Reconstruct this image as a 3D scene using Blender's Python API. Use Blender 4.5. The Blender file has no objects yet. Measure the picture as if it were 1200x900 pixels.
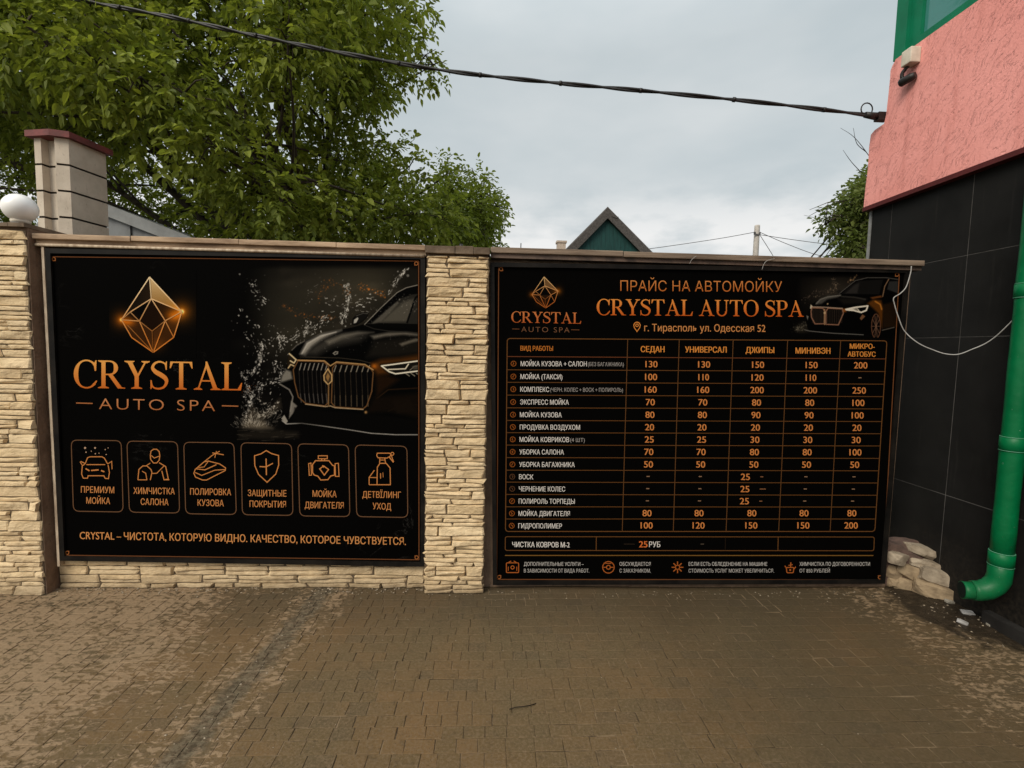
import bpy, bmesh, math, random
import numpy as np
from mathutils import Vector, noise as mnoise

random.seed(7)
rng = np.random.default_rng(11)
SC = bpy.context.scene
COL = SC.collection

# ------------------------------------------------------------------ camera
F = 560.0                                   # focal length in pixels of the 1200 x 900 photograph
CAM = np.array([0.0, -3.04, 1.57])
_p = math.atan(42 / F); _y = math.radians(2.5); _r = math.radians(1.24)
FW = np.array([math.sin(_y) * math.cos(_p), math.cos(_y) * math.cos(_p), -math.sin(_p)])
_R = np.array([math.cos(_y), -math.sin(_y), 0.0]); _U = np.cross(_R, FW)
CR = math.cos(_r) * _R + math.sin(_r) * _U
CU = -math.sin(_r) * _R + math.cos(_r) * _U
cd = bpy.data.cameras.new("camera")
cam = bpy.data.objects.new("camera", cd); COL.objects.link(cam)
from mathutils import Matrix
cam.matrix_world = Matrix(((CR[0], CU[0], -FW[0], CAM[0]), (CR[1], CU[1], -FW[1], CAM[1]),
                           (CR[2], CU[2], -FW[2], CAM[2]), (0, 0, 0, 1)))
cd.sensor_fit = 'HORIZONTAL'; cd.sensor_width = 36; cd.lens = F / 1200 * 36
cd.clip_start = 0.05; cd.clip_end = 2000
SC.camera = cam

# measuring helpers: where a point seen in the photograph lies on a known plane of the place
def ray(u, v): return FW + (u - 600) / F * CR - (v - 450) / F * CU
def oy(u, v, Y): d = ray(u, v); return CAM + d * (Y - CAM[1]) / d[1]
def ox(u, v, X): d = ray(u, v); return CAM + d * (X - CAM[0]) / d[0]
def oz(u, v, Z=0.0): d = ray(u, v); return CAM + d * (Z - CAM[2]) / d[2]

# ------------------------------------------------------------------ world, sun, exposure
SUN_EL, SUN_AZ = math.radians(40), math.radians(222)     # high, behind the camera and to the left
W = bpy.data.worlds.new("World"); SC.world = W; W.use_nodes = True
nt = W.node_tree; nt.nodes.clear()
def N(nt, t, **k):
    n = nt.nodes.new(t)
    for a, b in k.items(): setattr(n, a, b)
    return n
out = N(nt, 'ShaderNodeOutputWorld'); bg = N(nt, 'ShaderNodeBackground')
sky = N(nt, 'ShaderNodeTexSky', sky_type='NISHITA'); sky.sun_disc = False
sky.sun_elevation = SUN_EL; sky.sun_rotation = SUN_AZ; sky.dust_density = 4; sky.air_density = 1.2
hs = N(nt, 'ShaderNodeHueSaturation'); hs.inputs['Saturation'].default_value = 0.35
nt.links.new(sky.outputs[0], hs.inputs['Color'])
tc = N(nt, 'ShaderNodeTexCoord'); mp = N(nt, 'ShaderNodeMapping'); mp.inputs['Scale'].default_value = (1.6, 1.6, 4.2)
mp.inputs['Location'].default_value = (0.35, 0.1, 0.15)
nt.links.new(tc.outputs['Generated'], mp.inputs[0])
nz = N(nt, 'ShaderNodeTexNoise'); nz.inputs['Scale'].default_value = 1.5; nz.inputs['Detail'].default_value = 4
nz.inputs['Roughness'].default_value = 0.52
nt.links.new(mp.outputs[0], nz.inputs['Vector'])
rp = N(nt, 'ShaderNodeValToRGB'); e = rp.color_ramp.elements
e[0].position = 0.30; e[0].color = (0.535, 0.615, 0.65, 1); e[1].position = 0.74; e[1].color = (0.73, 0.775, 0.79, 1)
nt.links.new(nz.outputs[0], rp.inputs[0])
# brighter bank of cloud low down, brighter zenith
sx = N(nt, 'ShaderNodeSeparateXYZ'); nt.links.new(tc.outputs['Generated'], sx.inputs[0])
mr = N(nt, 'ShaderNodeMapRange'); mr.inputs[1].default_value = 0.36; mr.inputs[2].default_value = 0.20
mr.inputs[3].default_value = 0.0; mr.inputs[4].default_value = 1.0; mr.interpolation_type = 'SMOOTHSTEP'
nt.links.new(sx.outputs[2], mr.inputs[0])
nz2 = N(nt, 'ShaderNodeTexNoise'); nz2.inputs['Scale'].default_value = 4.5; nz2.inputs['Detail'].default_value = 6
nt.links.new(mp.outputs[0], nz2.inputs['Vector'])
mr2 = N(nt, 'ShaderNodeMapRange'); mr2.inputs[1].default_value = 0.32; mr2.inputs[2].default_value = 0.58
nt.links.new(nz2.outputs[0], mr2.inputs[0])
ml = N(nt, 'ShaderNodeMath', operation='MULTIPLY'); nt.links.new(mr.outputs[0], ml.inputs[0]); nt.links.new(mr2.outputs[0], ml.inputs[1])
mxw = N(nt, 'ShaderNodeMix', data_type='RGBA'); mxw.inputs[7].default_value = (0.97, 0.97, 0.96, 1)
nt.links.new(ml.outputs[0], mxw.inputs[0]); nt.links.new(rp.outputs[0], mxw.inputs[6])
mrz = N(nt, 'ShaderNodeMapRange'); mrz.inputs[1].default_value = 0.5; mrz.inputs[2].default_value = 1.0
mrz.inputs[3].default_value = 1.0; mrz.inputs[4].default_value = 1.9
nt.links.new(sx.outputs[2], mrz.inputs[0])
sc1 = N(nt, 'ShaderNodeVectorMath', operation='SCALE'); nt.links.new(mxw.outputs[2], sc1.inputs[0]); nt.links.new(mrz.outputs[0], sc1.inputs['Scale'])
sc2 = N(nt, 'ShaderNodeVectorMath', operation='SCALE'); sc2.inputs['Scale'].default_value = 9.6
nt.links.new(sc1.outputs[0], sc2.inputs[0])
mxs = N(nt, 'ShaderNodeMix', data_type='RGBA'); mxs.inputs[0].default_value = 0.9
nt.links.new(hs.outputs[0], mxs.inputs[6]); nt.links.new(sc2.outputs[0], mxs.inputs[7])
nt.links.new(mxs.outputs[2], bg.inputs[0]); bg.inputs[1].default_value = 0.1
nt.links.new(bg.outputs[0], out.inputs[0])
sl = bpy.data.lights.new("sun", 'SUN'); sl.energy = 2.9; sl.angle = math.radians(32); sl.color = (1.0, 0.90, 0.76)
so = bpy.data.objects.new("sun", sl); COL.objects.link(so)
sd = Vector((math.sin(SUN_AZ) * math.cos(SUN_EL), math.cos(SUN_AZ) * math.cos(SUN_EL), math.sin(SUN_EL)))
so.rotation_euler = sd.to_track_quat('Z', 'Y').to_euler(); so.location = (-4, -6, 8)
SC.view_settings.view_transform = 'Standard'; SC.view_settings.look = 'None'
SC.view_settings.gamma = 1; SC.view_settings.use_curve_mapping = False
SC.view_settings.exposure = 0.0
SC.cycles.max_bounces = 8; SC.cycles.transparent_max_bounces = 8

# ------------------------------------------------------------------ materials
def s2l(c):
    c = np.asarray(c, float) / 255.0
    return np.where(c <= 0.04045, c / 12.92, ((c + 0.055) / 1.055) ** 2.4)
INK = 0.70
SHEET = tuple(float(x) for x in s2l((7.2, 6.5, 5.8)) * INK)

class M:
    """small node-material builder"""
    def __init__(s, name, rough=0.7, spec=0.5, metal=0.0):
        s.m = bpy.data.materials.new(name); s.m.use_nodes = True
        s.nt = s.m.node_tree; s.b = s.nt.nodes['Principled BSDF']
        s.b.inputs['Roughness'].default_value = rough
        s.b.inputs['Specular IOR Level'].default_value = spec
        s.b.inputs['Metallic'].default_value = metal
        s.co = s.nt.nodes.new('ShaderNodeTexCoord')
    def n(s, t, **k): return N(s.nt, t, **k)
    def l(s, a, b): s.nt.links.new(a, b)
    def vec(s, scale=(1, 1, 1), src='Object', rot=(0, 0, 0)):
        m = s.n('ShaderNodeMapping'); m.inputs['Scale'].default_value = scale; m.inputs['Rotation'].default_value = rot
        s.l(s.co.outputs[src], m.inputs[0]); return m.outputs[0]
    def noise(s, vec, scale, detail=4, rough=0.55, dist=0.0):
        n = s.n('ShaderNodeTexNoise'); n.inputs['Scale'].default_value = scale; n.inputs['Detail'].default_value = detail
        n.inputs['Roughness'].default_value = rough; n.inputs['Distortion'].default_value = dist
        s.l(vec, n.inputs['Vector']); return n.outputs[0]
    def rng(s, x, a, b, c=0.0, d=1.0):
        m = s.n('ShaderNodeMapRange'); m.interpolation_type = 'SMOOTHSTEP'
        for i, v in ((1, a), (2, b), (3, c), (4, d)): m.inputs[i].default_value = v
        s.l(x, m.inputs[0]); return m.outputs[0]
    def op(s, o, a, b=None):
        m = s.n('ShaderNodeMath', operation=o)
        for i, x in enumerate((a, b)):
            if x is None: continue
            if isinstance(x, (int, float)): m.inputs[i].default_value = x
            else: s.l(x, m.inputs[i])
        return m.outputs[0]
    def mix(s, f, a, b, blend='MIX'):
        m = s.n('ShaderNodeMix', data_type='RGBA', blend_type=blend)
        for i, x in ((0, f), (6, a), (7, b)):
            if isinstance(x, (int, float)): m.inputs[i].default_value = x
            elif isinstance(x, tuple): m.inputs[i].default_value = (*x, 1) if len(x) == 3 else x
            else: s.l(x, m.inputs[i])
        return m.outputs[2]
    def attr(s, name): a = s.n('ShaderNodeAttribute'); a.attribute_name = name; return a
    def color(s, c):
        if isinstance(c, tuple): s.b.inputs['Base Color'].default_value = (*c, 1)
        else: s.l(c, s.b.inputs['Base Color'])
        return s
    def roughn(s, x): s.l(x, s.b.inputs['Roughness']); return s
    def bump(s, h, strength=0.3, dist=0.01):
        b = s.n('ShaderNodeBump'); b.inputs['Strength'].default_value = strength; b.inputs['Distance'].default_value = dist
        s.l(h, b.inputs['Height']); s.l(b.outputs[0], s.b.inputs['Normal']); return s

MT = {}
def simple(name, c1, c2=None, rough=0.7, spec=0.4, scale=14, metal=0.0, bump=0.0, bscale=60, stretch=(1, 1, 1)):
    m = M(name, rough, spec, metal)
    v = m.vec(stretch)
    if c2 is None: c2 = tuple(x * 0.75 for x in c1)
    m.color(m.mix(m.rng(m.noise(v, scale, 6, 0.62), 0.33, 0.68), c1, c2))
    if bump: m.bump(m.noise(v, bscale, 5, 0.6), bump, 0.004)
    MT[name] = m.m; return m.m

# printed ink: colour comes from what is printed
m = M('print_ink', 0.6, 0.01); m.color(m.attr('Col').outputs['Color']); MT['ink'] = m.m
# the black printed sheet with faint veins
m = M('black_print_sheet', 0.6, 0.01)
v = m.vec((1, 1, 1))
w1 = m.noise(v, 3.2, 9, 0.62, 1.2)
vein = m.op('MULTIPLY', m.rng(m.op('ABSOLUTE', m.op('SUBTRACT', w1, 0.5)), 0.0, 0.007, 1.0, 0.0), m.rng(m.noise(v, 1.7, 3), 0.54, 0.68))
m.color(m.mix(m.op('MULTIPLY', vein, 0.45), SHEET, (0.045, 0.043, 0.040)))
MT['sheet'] = m.m
# the second, plain black sheet
m = M('black_plain_sheet', 0.6, 0.01); v = m.vec()
m.color(SHEET); MT['sheet2'] = m.m
# ledge stone
m = M('ledge_stone', 0.85, 0.25); v = m.vec()
a = m.attr('Var'); sep = m.n('ShaderNodeSeparateColor'); m.l(a.outputs['Color'], sep.inputs[0])
base = m.mix(sep.outputs[0], (0.67, 0.505, 0.295), (0.77, 0.61, 0.385))
base = m.mix(m.op('MULTIPLY', sep.outputs[1], 0.5), base, (0.58, 0.45, 0.28))
base = m.mix(m.rng(m.noise(m.vec((1, 1, 2.4)), 9, 7, 0.65), 0.45, 0.75), base, (0.52, 0.385, 0.215))
base = m.mix(m.rng(m.noise(v, 45, 5, 0.7), 0.55, 0.8), base, (0.42, 0.31, 0.18))
lowz = m.n('ShaderNodeSeparateXYZ'); m.l(m.vec(), lowz.inputs[0])
grime = m.op('MULTIPLY', m.rng(m.noise(v, 5, 6, 0.7), 0.52, 0.72), 0.55)
base = m.mix(grime, base, (0.36, 0.265, 0.155))
splash = m.op('MULTIPLY', m.rng(m.op('ADD', lowz.outputs[2], m.op('MULTIPLY', m.noise(v, 11, 6, .7), .22)), .27, .08), .55)
base = m.mix(splash, base, (0.15, 0.105, 0.065))
base = m.mix(sep.outputs[2], base, (0.075, 0.052, 0.032))
m.color(base); m.bump(m.op('ADD', m.noise(m.vec((1, 1, 2.2)), 28, 8, 0.68), m.op('MULTIPLY', m.noise(v, 140, 4, 0.6), 0.35)), 0.95, 0.009); MT['stone'] = m.m
# brown render on wall returns and behind the boards
m = M('brown_render', 0.9, 0.2); v = m.vec()
c = m.mix(m.rng(m.noise(v, 6, 8, 0.7), 0.35, 0.7), (0.27, 0.185, 0.125), (0.16, 0.105, 0.07))
c = m.mix(m.rng(m.noise(v, 38, 4, 0.7), 0.6, 0.75), c, (0.07, 0.045, 0.03))
m.color(c); m.bump(m.noise(v, 30, 8, 0.7), 0.8, 0.01); MT['render'] = m.m
simple('weathered_coping', (0.50, 0.36, 0.235), (0.22, 0.145, 0.092), 0.75, 0.3, 7, bump=0.4, bscale=40, stretch=(0.5, 3, 3))
simple('weathered_wood', (0.27, 0.205, 0.15), (0.11, 0.08, 0.058), 0.8, 0.25, 9, bump=0.5, bscale=50, stretch=(0.25, 3, 4))
simple('rusty_brown_steel', (0.14, 0.095, 0.07), (0.055, 0.04, 0.032), 0.6, 0.4, 12, bump=0.2)
simple('black_frame_paint', (0.005, 0.0047, 0.0044), (0.013, 0.011, 0.009), 0.5, 0.12, 8)
simple('pale_edge_angle', (0.55, 0.45, 0.33), (0.30, 0.22, 0.15), 0.6, 0.4, 14, stretch=(3, 3, .6))
simple('mortar_cap', (0.20, 0.15, 0.105), (0.10, 0.072, 0.05), 0.9, 0.2, 10, bump=0.9, bscale=30)
m = M('concrete_block', 0.9, 0.2); v = m.vec()
c = m.mix(m.rng(m.noise(v, 5, 7, 0.6), 0.35, 0.7), (0.58, 0.505, 0.41), (0.46, 0.395, 0.315))
c = m.mix(m.rng(m.noise(m.vec((3, 3, 1)), 22, 6, 0.7), 0.58, 0.72), c, (0.33, 0.28, 0.225))
m.color(c); m.bump(m.noise(v, 70, 6, 0.7), 0.4, 0.004); MT['block'] = m.m
simple('dark_red_cap', (0.185, 0.036, 0.032), (0.10, 0.022, 0.02), 0.6, 0.4, 10, bump=0.2)
simple('dark_joint', (0.03, 0.024, 0.02), None, 0.9, 0.1)
m = M('lamp_globe', 0.3, 0.5); m.color((0.9, 0.9, 0.885)); MT['globe'] = m.m
simple('grey_sheet_metal', (0.22, 0.235, 0.245), (0.155, 0.165, 0.172), 0.6, 0.4, 5)
simple('grey_roof_edge', (0.30, 0.315, 0.32), (0.21, 0.22, 0.225), 0.6, 0.4, 5)
simple('green_planks', (0.008, 0.055, 0.050), (0.005, 0.033, 0.031), 0.7, 0.3, 6, stretch=(6, 6, .5))
simple('old_grey_boards', (0.10, 0.09, 0.083), (0.045, 0.04, 0.037), 0.8, 0.2, 8, stretch=(4, 4, 4))
simple('roof_sheet', (0.16, 0.15, 0.145), (0.10, 0.095, 0.09), 0.8, 0.2, 4)
simple('pale_brick', (0.50, 0.42, 0.35), (0.36, 0.28, 0.22), 0.9, 0.2, 20)
simple('pole_concrete', (0.50, 0.47, 0.43), (0.38, 0.35, 0.32), 0.8, 0.2, 6)
simple('black_cable', (0.014, 0.014, 0.015), (0.03, 0.03, 0.03), 0.5, 0.4, 20)
simple('thin_wire', (0.10, 0.10, 0.10), None, 0.6, 0.3)
simple('white_cable', (0.42, 0.41, 0.39), (0.30, 0.29, 0.275), 0.5, 0.4)
# pink trowelled render
m = M('pink_stucco', 0.88, 0.2); v = m.vec()
nv = m.n('ShaderNodeTexNoise'); nv.inputs['Scale'].default_value = 6; nv.inputs['Detail'].default_value = 2; m.l(v, nv.inputs['Vector'])
wv_ = m.n('ShaderNodeVectorMath', operation='MULTIPLY_ADD'); m.l(nv.outputs['Color'], wv_.inputs[0]); wv_.inputs[1].default_value = (0.1, 0.1, 0.1); m.l(v, wv_.inputs[2])
mpp = m.n('ShaderNodeMapping'); mpp.inputs['Rotation'].default_value = (math.radians(50), 0, 0); m.l(wv_.outputs[0], mpp.inputs[0])
mp2 = m.n('ShaderNodeMapping'); mp2.inputs['Scale'].default_value = (1, 0.55, 3.2); m.l(mpp.outputs[0], mp2.inputs[0])
d = m.noise(mp2.outputs[0], 19, 4, 0.6)
groove = m.rng(d, 0.34, 0.49, 0.0, 1.0)
sel = m.rng(m.noise(v, 5, 5, .7), 0.34, 0.56, 0.35, 1.0)
gr = m.op('SUBTRACT', 1.0, m.op('MULTIPLY', m.op('SUBTRACT', 1.0, groove), sel))
c = m.mix(m.rng(m.noise(v, 1.3, 6, 0.62), 0.3, 0.72), (0.84, 0.36, 0.325), (0.76, 0.30, 0.265))
c = m.mix(m.op('MULTIPLY', m.rng(m.noise(m.vec((1, 6, .55)), 2.2, 6, .65), 0.48, 0.72), .8), c, (0.66, 0.255, 0.225))
m.color(c); hgt = m.op('ADD', gr, m.op('MULTIPLY', m.noise(v, 75, 5, 0.65), 0.5))
m.bump(hgt, 0.62, 0.009); MT['pink'] = m.m
m = M('black_tile', 0.45, 0.10); v = m.vec()
c = m.mix(m.rng(m.noise(v, 2.2, 8, 0.66), 0.3, 0.75), (0.0075, 0.0072, 0.0068), (0.013, 0.0125, 0.0118))
dz = m.n('ShaderNodeSeparateXYZ'); m.l(v, dz.inputs[0])
du = m.op('MULTIPLY', m.rng(m.op('ADD', dz.outputs[2], m.op('MULTIPLY', m.noise(v, 6, 6, .7), 0.7)), 0.85, 0.35), m.rng(m.noise(v, 40, 5, .7), .35, .7))
c = m.mix(m.op('MULTIPLY', du, .35), c, (0.06, 0.048, 0.035))
c = m.mix(m.op('MULTIPLY', m.rng(m.noise(m.vec((1, 9, .6)), 3, 5, .7), .56, .75), .3), c, (0.035, 0.032, 0.028))
m.color(c); m.roughn(m.rng(m.noise(v, 3, 5), 0.3, 0.7, 0.34, 0.52)); m.bump(m.noise(v, 1.2, 3), 0.08, 0.01); MT['tile'] = m.m
simple('tile_grout', (0.12, 0.115, 0.108), (0.05, 0.048, 0.045), 0.9, 0.2, 5)
simple('grey_corner_trim', (0.23, 0.235, 0.235), None, 0.5, 0.4)
simple('dark_red_lip', (0.085, 0.012, 0.012), None, 0.7, 0.3)
simple('green_window_paint', (0.003, 0.17, 0.082), (0.003, 0.135, 0.065), 0.5, 0.2, 5)
m = M('window_glass', 0.05, 0.9); m.color((0.04, 0.20, 0.18)); m.bump(m.noise(m.vec(), 3.0, 3, .6, .6), 0.12, 0.03); MT['glass'] = m.m
# green downpipe
m = M('green_pipe_paint', 0.42, 0.22); v = m.vec()
c = m.mix(m.rng(m.noise(v, 6, 5), 0.35, 0.7), (0.0, 0.125, 0.040), (0.0, 0.10, 0.031))
c = m.mix(m.rng(m.noise(v, 34, 5, 0.78), 0.66, 0.72), c, (0.22, 0.30, 0.23))
pz = m.n('ShaderNodeSeparateXYZ'); m.l(v, pz.inputs[0])
c = m.mix(m.op('MULTIPLY', m.rng(m.op('ADD', pz.outputs[2], m.op('MULTIPLY', m.noise(v, 9, 6, .75), .6)), .70, .30), .3), c, (0.055, 0.075, 0.045))
m.color(c); m.bump(m.noise(v, 6, 3), 0.5, 0.02); MT['pipe'] = m.m
simple('pipe_mouth_shade', (0.004, 0.01, 0.007), None, 0.8, 0.2)
simple('pipe_scuff_ring', (0.05, 0.26, 0.14), (0.12, 0.30, 0.2), 0.5, 0.4, 40)
simple('beige_box', (0.66, 0.60, 0.50), (0.5, 0.45, 0.37), 0.6, 0.4, 10)
simple('black_plastic', (0.015, 0.013, 0.012), None, 0.5, 0.4)
simple('rubble_pale', (0.35, 0.29, 0.215), (0.20, 0.16, 0.115), 0.9, 0.2, 14, bump=0.9, bscale=45)
simple('rubble_tan', (0.32, 0.24, 0.15), (0.19, 0.14, 0.088), 0.9, 0.2, 14, bump=0.9, bscale=40)
simple('rubble_brown', (0.13, 0.082, 0.066), (0.075, 0.05, 0.04), 0.85, 0.25, 12, bump=0.6, bscale=40)
simple('rubble_grey', (0.36, 0.35, 0.34), (0.24, 0.23, 0.22), 0.9, 0.2, 14, bump=0.7, bscale=40)
simple('scrap_white', (0.36, 0.33, 0.28), (0.22, 0.20, 0.16), 0.8, 0.2)
simple('kerb_concrete', (0.022, 0.020, 0.018), (0.010, 0.009, 0.008), 0.85, 0.25, 8, bump=0.5)
simple('twig_bark', (0.03, 0.022, 0.016), None, 0.9, 0.1)
m = M('bark', 0.9, 0.15); v = m.vec((1, 1, .35))
m.color(m.mix(m.rng(m.noise(v, 14, 7, 0.7), 0.35, 0.7), (0.085, 0.07, 0.055), (0.03, 0.024, 0.018))); m.bump(m.noise(v, 22, 6, .7), 0.9, 0.02); MT['bark'] = m.m
def leafmat(name, c1, c2, c3):
    m = M(name, 0.55, 0.16)
    a = m.attr('Var'); sep = m.n('ShaderNodeSeparateColor'); m.l(a.outputs['Color'], sep.inputs[0])
    c = m.mix(sep.outputs[0], c1, c2); c = m.mix(sep.outputs[1], c, c3); m.color(c)
    tr = m.n('ShaderNodeBsdfTranslucent'); g = m.n('ShaderNodeHueSaturation'); g.inputs['Value'].default_value = 1.7; g.inputs['Saturation'].default_value = 1.1
    m.l(c, g.inputs['Color']); m.l(g.outputs[0], tr.inputs[0])
    mx = m.n('ShaderNodeMixShader'); mx.inputs[0].default_value = 0.36
    m.l(m.b.outputs[0], mx.inputs[1]); m.l(tr.outputs[0], mx.inputs[2])
    m.l(mx.outputs[0], m.nt.nodes['Material Output'].inputs[0]); MT[name] = m.m
leafmat('walnut_leaf', (0.102, 0.138, 0.024), (0.265, 0.305, 0.055), (0.045, 0.066, 0.015))
leafmat('ash_leaf', (0.120, 0.155, 0.026), (0.215, 0.255, 0.045), (0.06, 0.082, 0.018))
leafmat('dark_leaf', (0.075, 0.105, 0.024), (0.14, 0.175, 0.045), (0.036, 0.052, 0.014))

# paved yard
m = M('paving', 0.75, 0.08); v = m.vec()
pa = m.attr('Var'); bv = m.n('ShaderNodeSeparateColor'); m.l(pa.outputs['Color'], bv.inputs[0]); joint = bv.outputs[2]
sxyz = m.n('ShaderNodeSeparateXYZ'); m.l(v, sxyz.inputs[0]); gx, gy = sxyz.outputs[0], sxyz.outputs[1]
c = m.mix(bv.outputs[0], (0.158, 0.096, 0.043), (0.120, 0.082, 0.039))
c = m.mix(m.rng(m.noise(v, 0.9, 4), 0.36, 0.68), c, (0.104, 0.080, 0.042))               # olive tinted zones
c = m.mix(m.op('MULTIPLY', bv.outputs[1], 0.22), c, (0.062, 0.056, 0.042))
fine = m.noise(v, 85, 8, 0.72)
c = m.mix(m.rng(fine, 0.40, 0.72), c, (0.180, 0.128, 0.078))
c = m.mix(m.op('MULTIPLY', m.rng(m.noise(v, 120, 4, 0.7), 0.58, 0.7), 0.7), c, (0.040, 0.031, 0.021))
# damp zone along the wall and towards the right
damp = m.op('MULTIPLY', m.rng(m.op('ADD', gy, m.op('MULTIPLY', m.noise(v, 2.5, 5), 0.5)), -0.45, 0.20), 0.55)
c = m.mix(m.op('MULTIPLY', m.rng(m.noise(v, 17, 6, .75), .5, .72), .45), c, (0.052, 0.040, 0.025))
c = m.mix(damp, c, (0.052, 0.042, 0.028))
rightdamp = m.op('MULTIPLY', m.rng(m.op('ADD', gx, m.op('MULTIPLY', m.noise(v, 1.2, 5), 1.4)), 1.0, 2.4), 0.45)
c = m.mix(rightdamp, c, (0.055, 0.041, 0.024))
# joints, some filled with pale sand and some dark
jc = m.mix(m.rng(m.noise(v, 5, 6, 0.7), 0.40, 0.60), (0.050, 0.037, 0.024), (0.22, 0.16, 0.098))
c = m.mix(joint, c, jc)
# pale dried flecks, strongest on the left, along the worn seam and in the right-hand corner
fl = m.op('ADD', m.op('MULTIPLY', m.noise(m.vec((0.6, 1.2, 1)), 40, 5, 0.66, 0.6), 0.75), m.op('MULTIPLY', m.noise(m.vec((0.7, 1.1, 1)), 7, 5, 0.6), 0.25))
def smooth(x, a, b): return m.rng(x, a, b)
wob = m.noise(v, 1.6, 5, .6)
left = m.rng(m.op('ADD', gx, m.op('MULTIPLY', wob, 1.5)), 0.05, -1.35)
seamx = m.op('SUBTRACT', gx, m.op('ADD', -1.045, m.op('MULTIPLY', m.op('ADD', gy, 0.13), 0.10)))
seamd = m.op('ABSOLUTE', seamx)
nearseam = m.rng(m.op('ADD', seamd, m.op('MULTIPLY', m.op('SUBTRACT', wob, .5), .25)), 0.30, 0.10)
rc = m.op('MULTIPLY', 0.7, m.rng(m.op('ADD', m.op('ADD', gx, m.op('MULTIPLY', gy, -0.12)), m.op('MULTIPLY', wob, 0.9)), 2.35, 3.05))
reg = m.op('MAXIMUM', m.op('MAXIMUM', left, m.op('MULTIPLY', nearseam, 0.75)), rc)
thr = m.op('SUBTRACT', 0.68, m.op('MULTIPLY', reg, 0.235))
fk = m.op('MULTIPLY', m.rng(m.op('SUBTRACT', fl, thr), -0.03, 0.05), m.rng(reg, 0.02, 0.25))
c = m.mix(m.op('MULTIPLY', fk, 0.74), c, m.mix(fine, (0.20, 0.138, 0.082), (0.39, 0.28, 0.175)))
# worn, dirty seam
seam = m.op('MULTIPLY', m.rng(m.op('ADD', seamd, m.op('MULTIPLY', m.op('SUBTRACT', m.noise(v, 14, 5, .7), .5), .16)), 0.085, 0.03), 0.62)
c = m.mix(seam, c, m.mix(m.rng(m.noise(v, 34, 5, .7), .4, .62), (0.036, 0.031, 0.024), (0.15, 0.13, 0.09)))
# wet dirt under the downpipe
dx = m.op('SUBTRACT', gx, 2.98); dy = m.op('MULTIPLY', m.op('ADD', gy, 0.30), 0.85)
rr = m.op('SQRT', m.op('ADD', m.op('MULTIPLY', dx, dx), m.op('MULTIPLY', dy, dy)))
pud = m.rng(m.op('ADD', rr, m.op('MULTIPLY', m.op('SUBTRACT', m.noise(v, 7, 6, .65), .5), .5)), 0.44, 0.30)
c = m.mix(m.op('MULTIPLY', pud, 0.9), c, (0.018, 0.014, 0.010))
m.color(c)
m.roughn(m.op('SUBTRACT', m.op('SUBTRACT', m.rng(m.noise(v, 4, 5), .35, .65, 0.58, 0.78), m.op('MULTIPLY', pud, 0.30)), m.op('MULTIPLY', rightdamp, 0.2)))
hh = m.op('ADD', 0.0, m.op('ADD', m.op('MULTIPLY', fine, 0.45), m.op('MULTIPLY', fk, 0.25)))
m.bump(hh, 0.9, 0.006); MT['paving'] = m.m
simple('soil', (0.09, 0.075, 0.05), (0.05, 0.06, 0.03), 0.95, 0.1, 2, bump=0.5)

# ------------------------------------------------------------------ object helpers
ORG = {}
def thing(name, label, cat, base, group=None):
    o = bpy.data.objects.new(name, None); COL.objects.link(o)
    o.location = Vector(base); o.empty_display_size = 0.1
    o['label'] = label; o['category'] = cat
    if group: o['group'] = group
    ORG[o] = np.array(base, float); return o
def put(name, mesh, mats, parent=None, base=None):
    o = bpy.data.objects.new(name, mesh); COL.objects.link(o)
    for mm in (mats if isinstance(mats, (list, tuple)) else [mats]): mesh.materials.append(mm)
    if parent is not None:
        org = ORG[parent]; o.parent = parent
    else:
        org = np.array(base if base is not None else (0, 0, 0), float); o.location = Vector(org)
    if np.any(org): mesh.transform(Matrix.Translation(-Vector(org)))
    ORG[o] = org; return o
def tag(o, label, cat, group=None):
    o['label'] = label; o['category'] = cat
    if group: o['group'] = group
    return o
def np_mesh(name, V, Q, col=None, attr='Col', smooth=False):
    """V (n,3), Q (m,k) equal-size faces; col (n,3) per vertex"""
    V = np.asarray(V, np.float32); Q = np.asarray(Q, np.int32)
    me = bpy.data.meshes.new(name); me.vertices.add(len(V)); me.vertices.foreach_set('co', V.ravel())
    k = Q.shape[1]; me.loops.add(Q.size); me.loops.foreach_set('vertex_index', Q.ravel())
    me.polygons.add(len(Q)); me.polygons.foreach_set('loop_start', np.arange(0, Q.size, k, dtype=np.int32))
    me.polygons.foreach_set('use_smooth', np.full(len(Q), bool(smooth)))
    me.update(calc_edges=True)
    if col is not None:
        a = me.color_attributes.new(attr, 'FLOAT_COLOR', 'POINT')
        a.data.foreach_set('color', np.concatenate([np.asarray(col, np.float32), np.ones((len(V), 1), np.float32)], 1).ravel())
    return me
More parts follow.
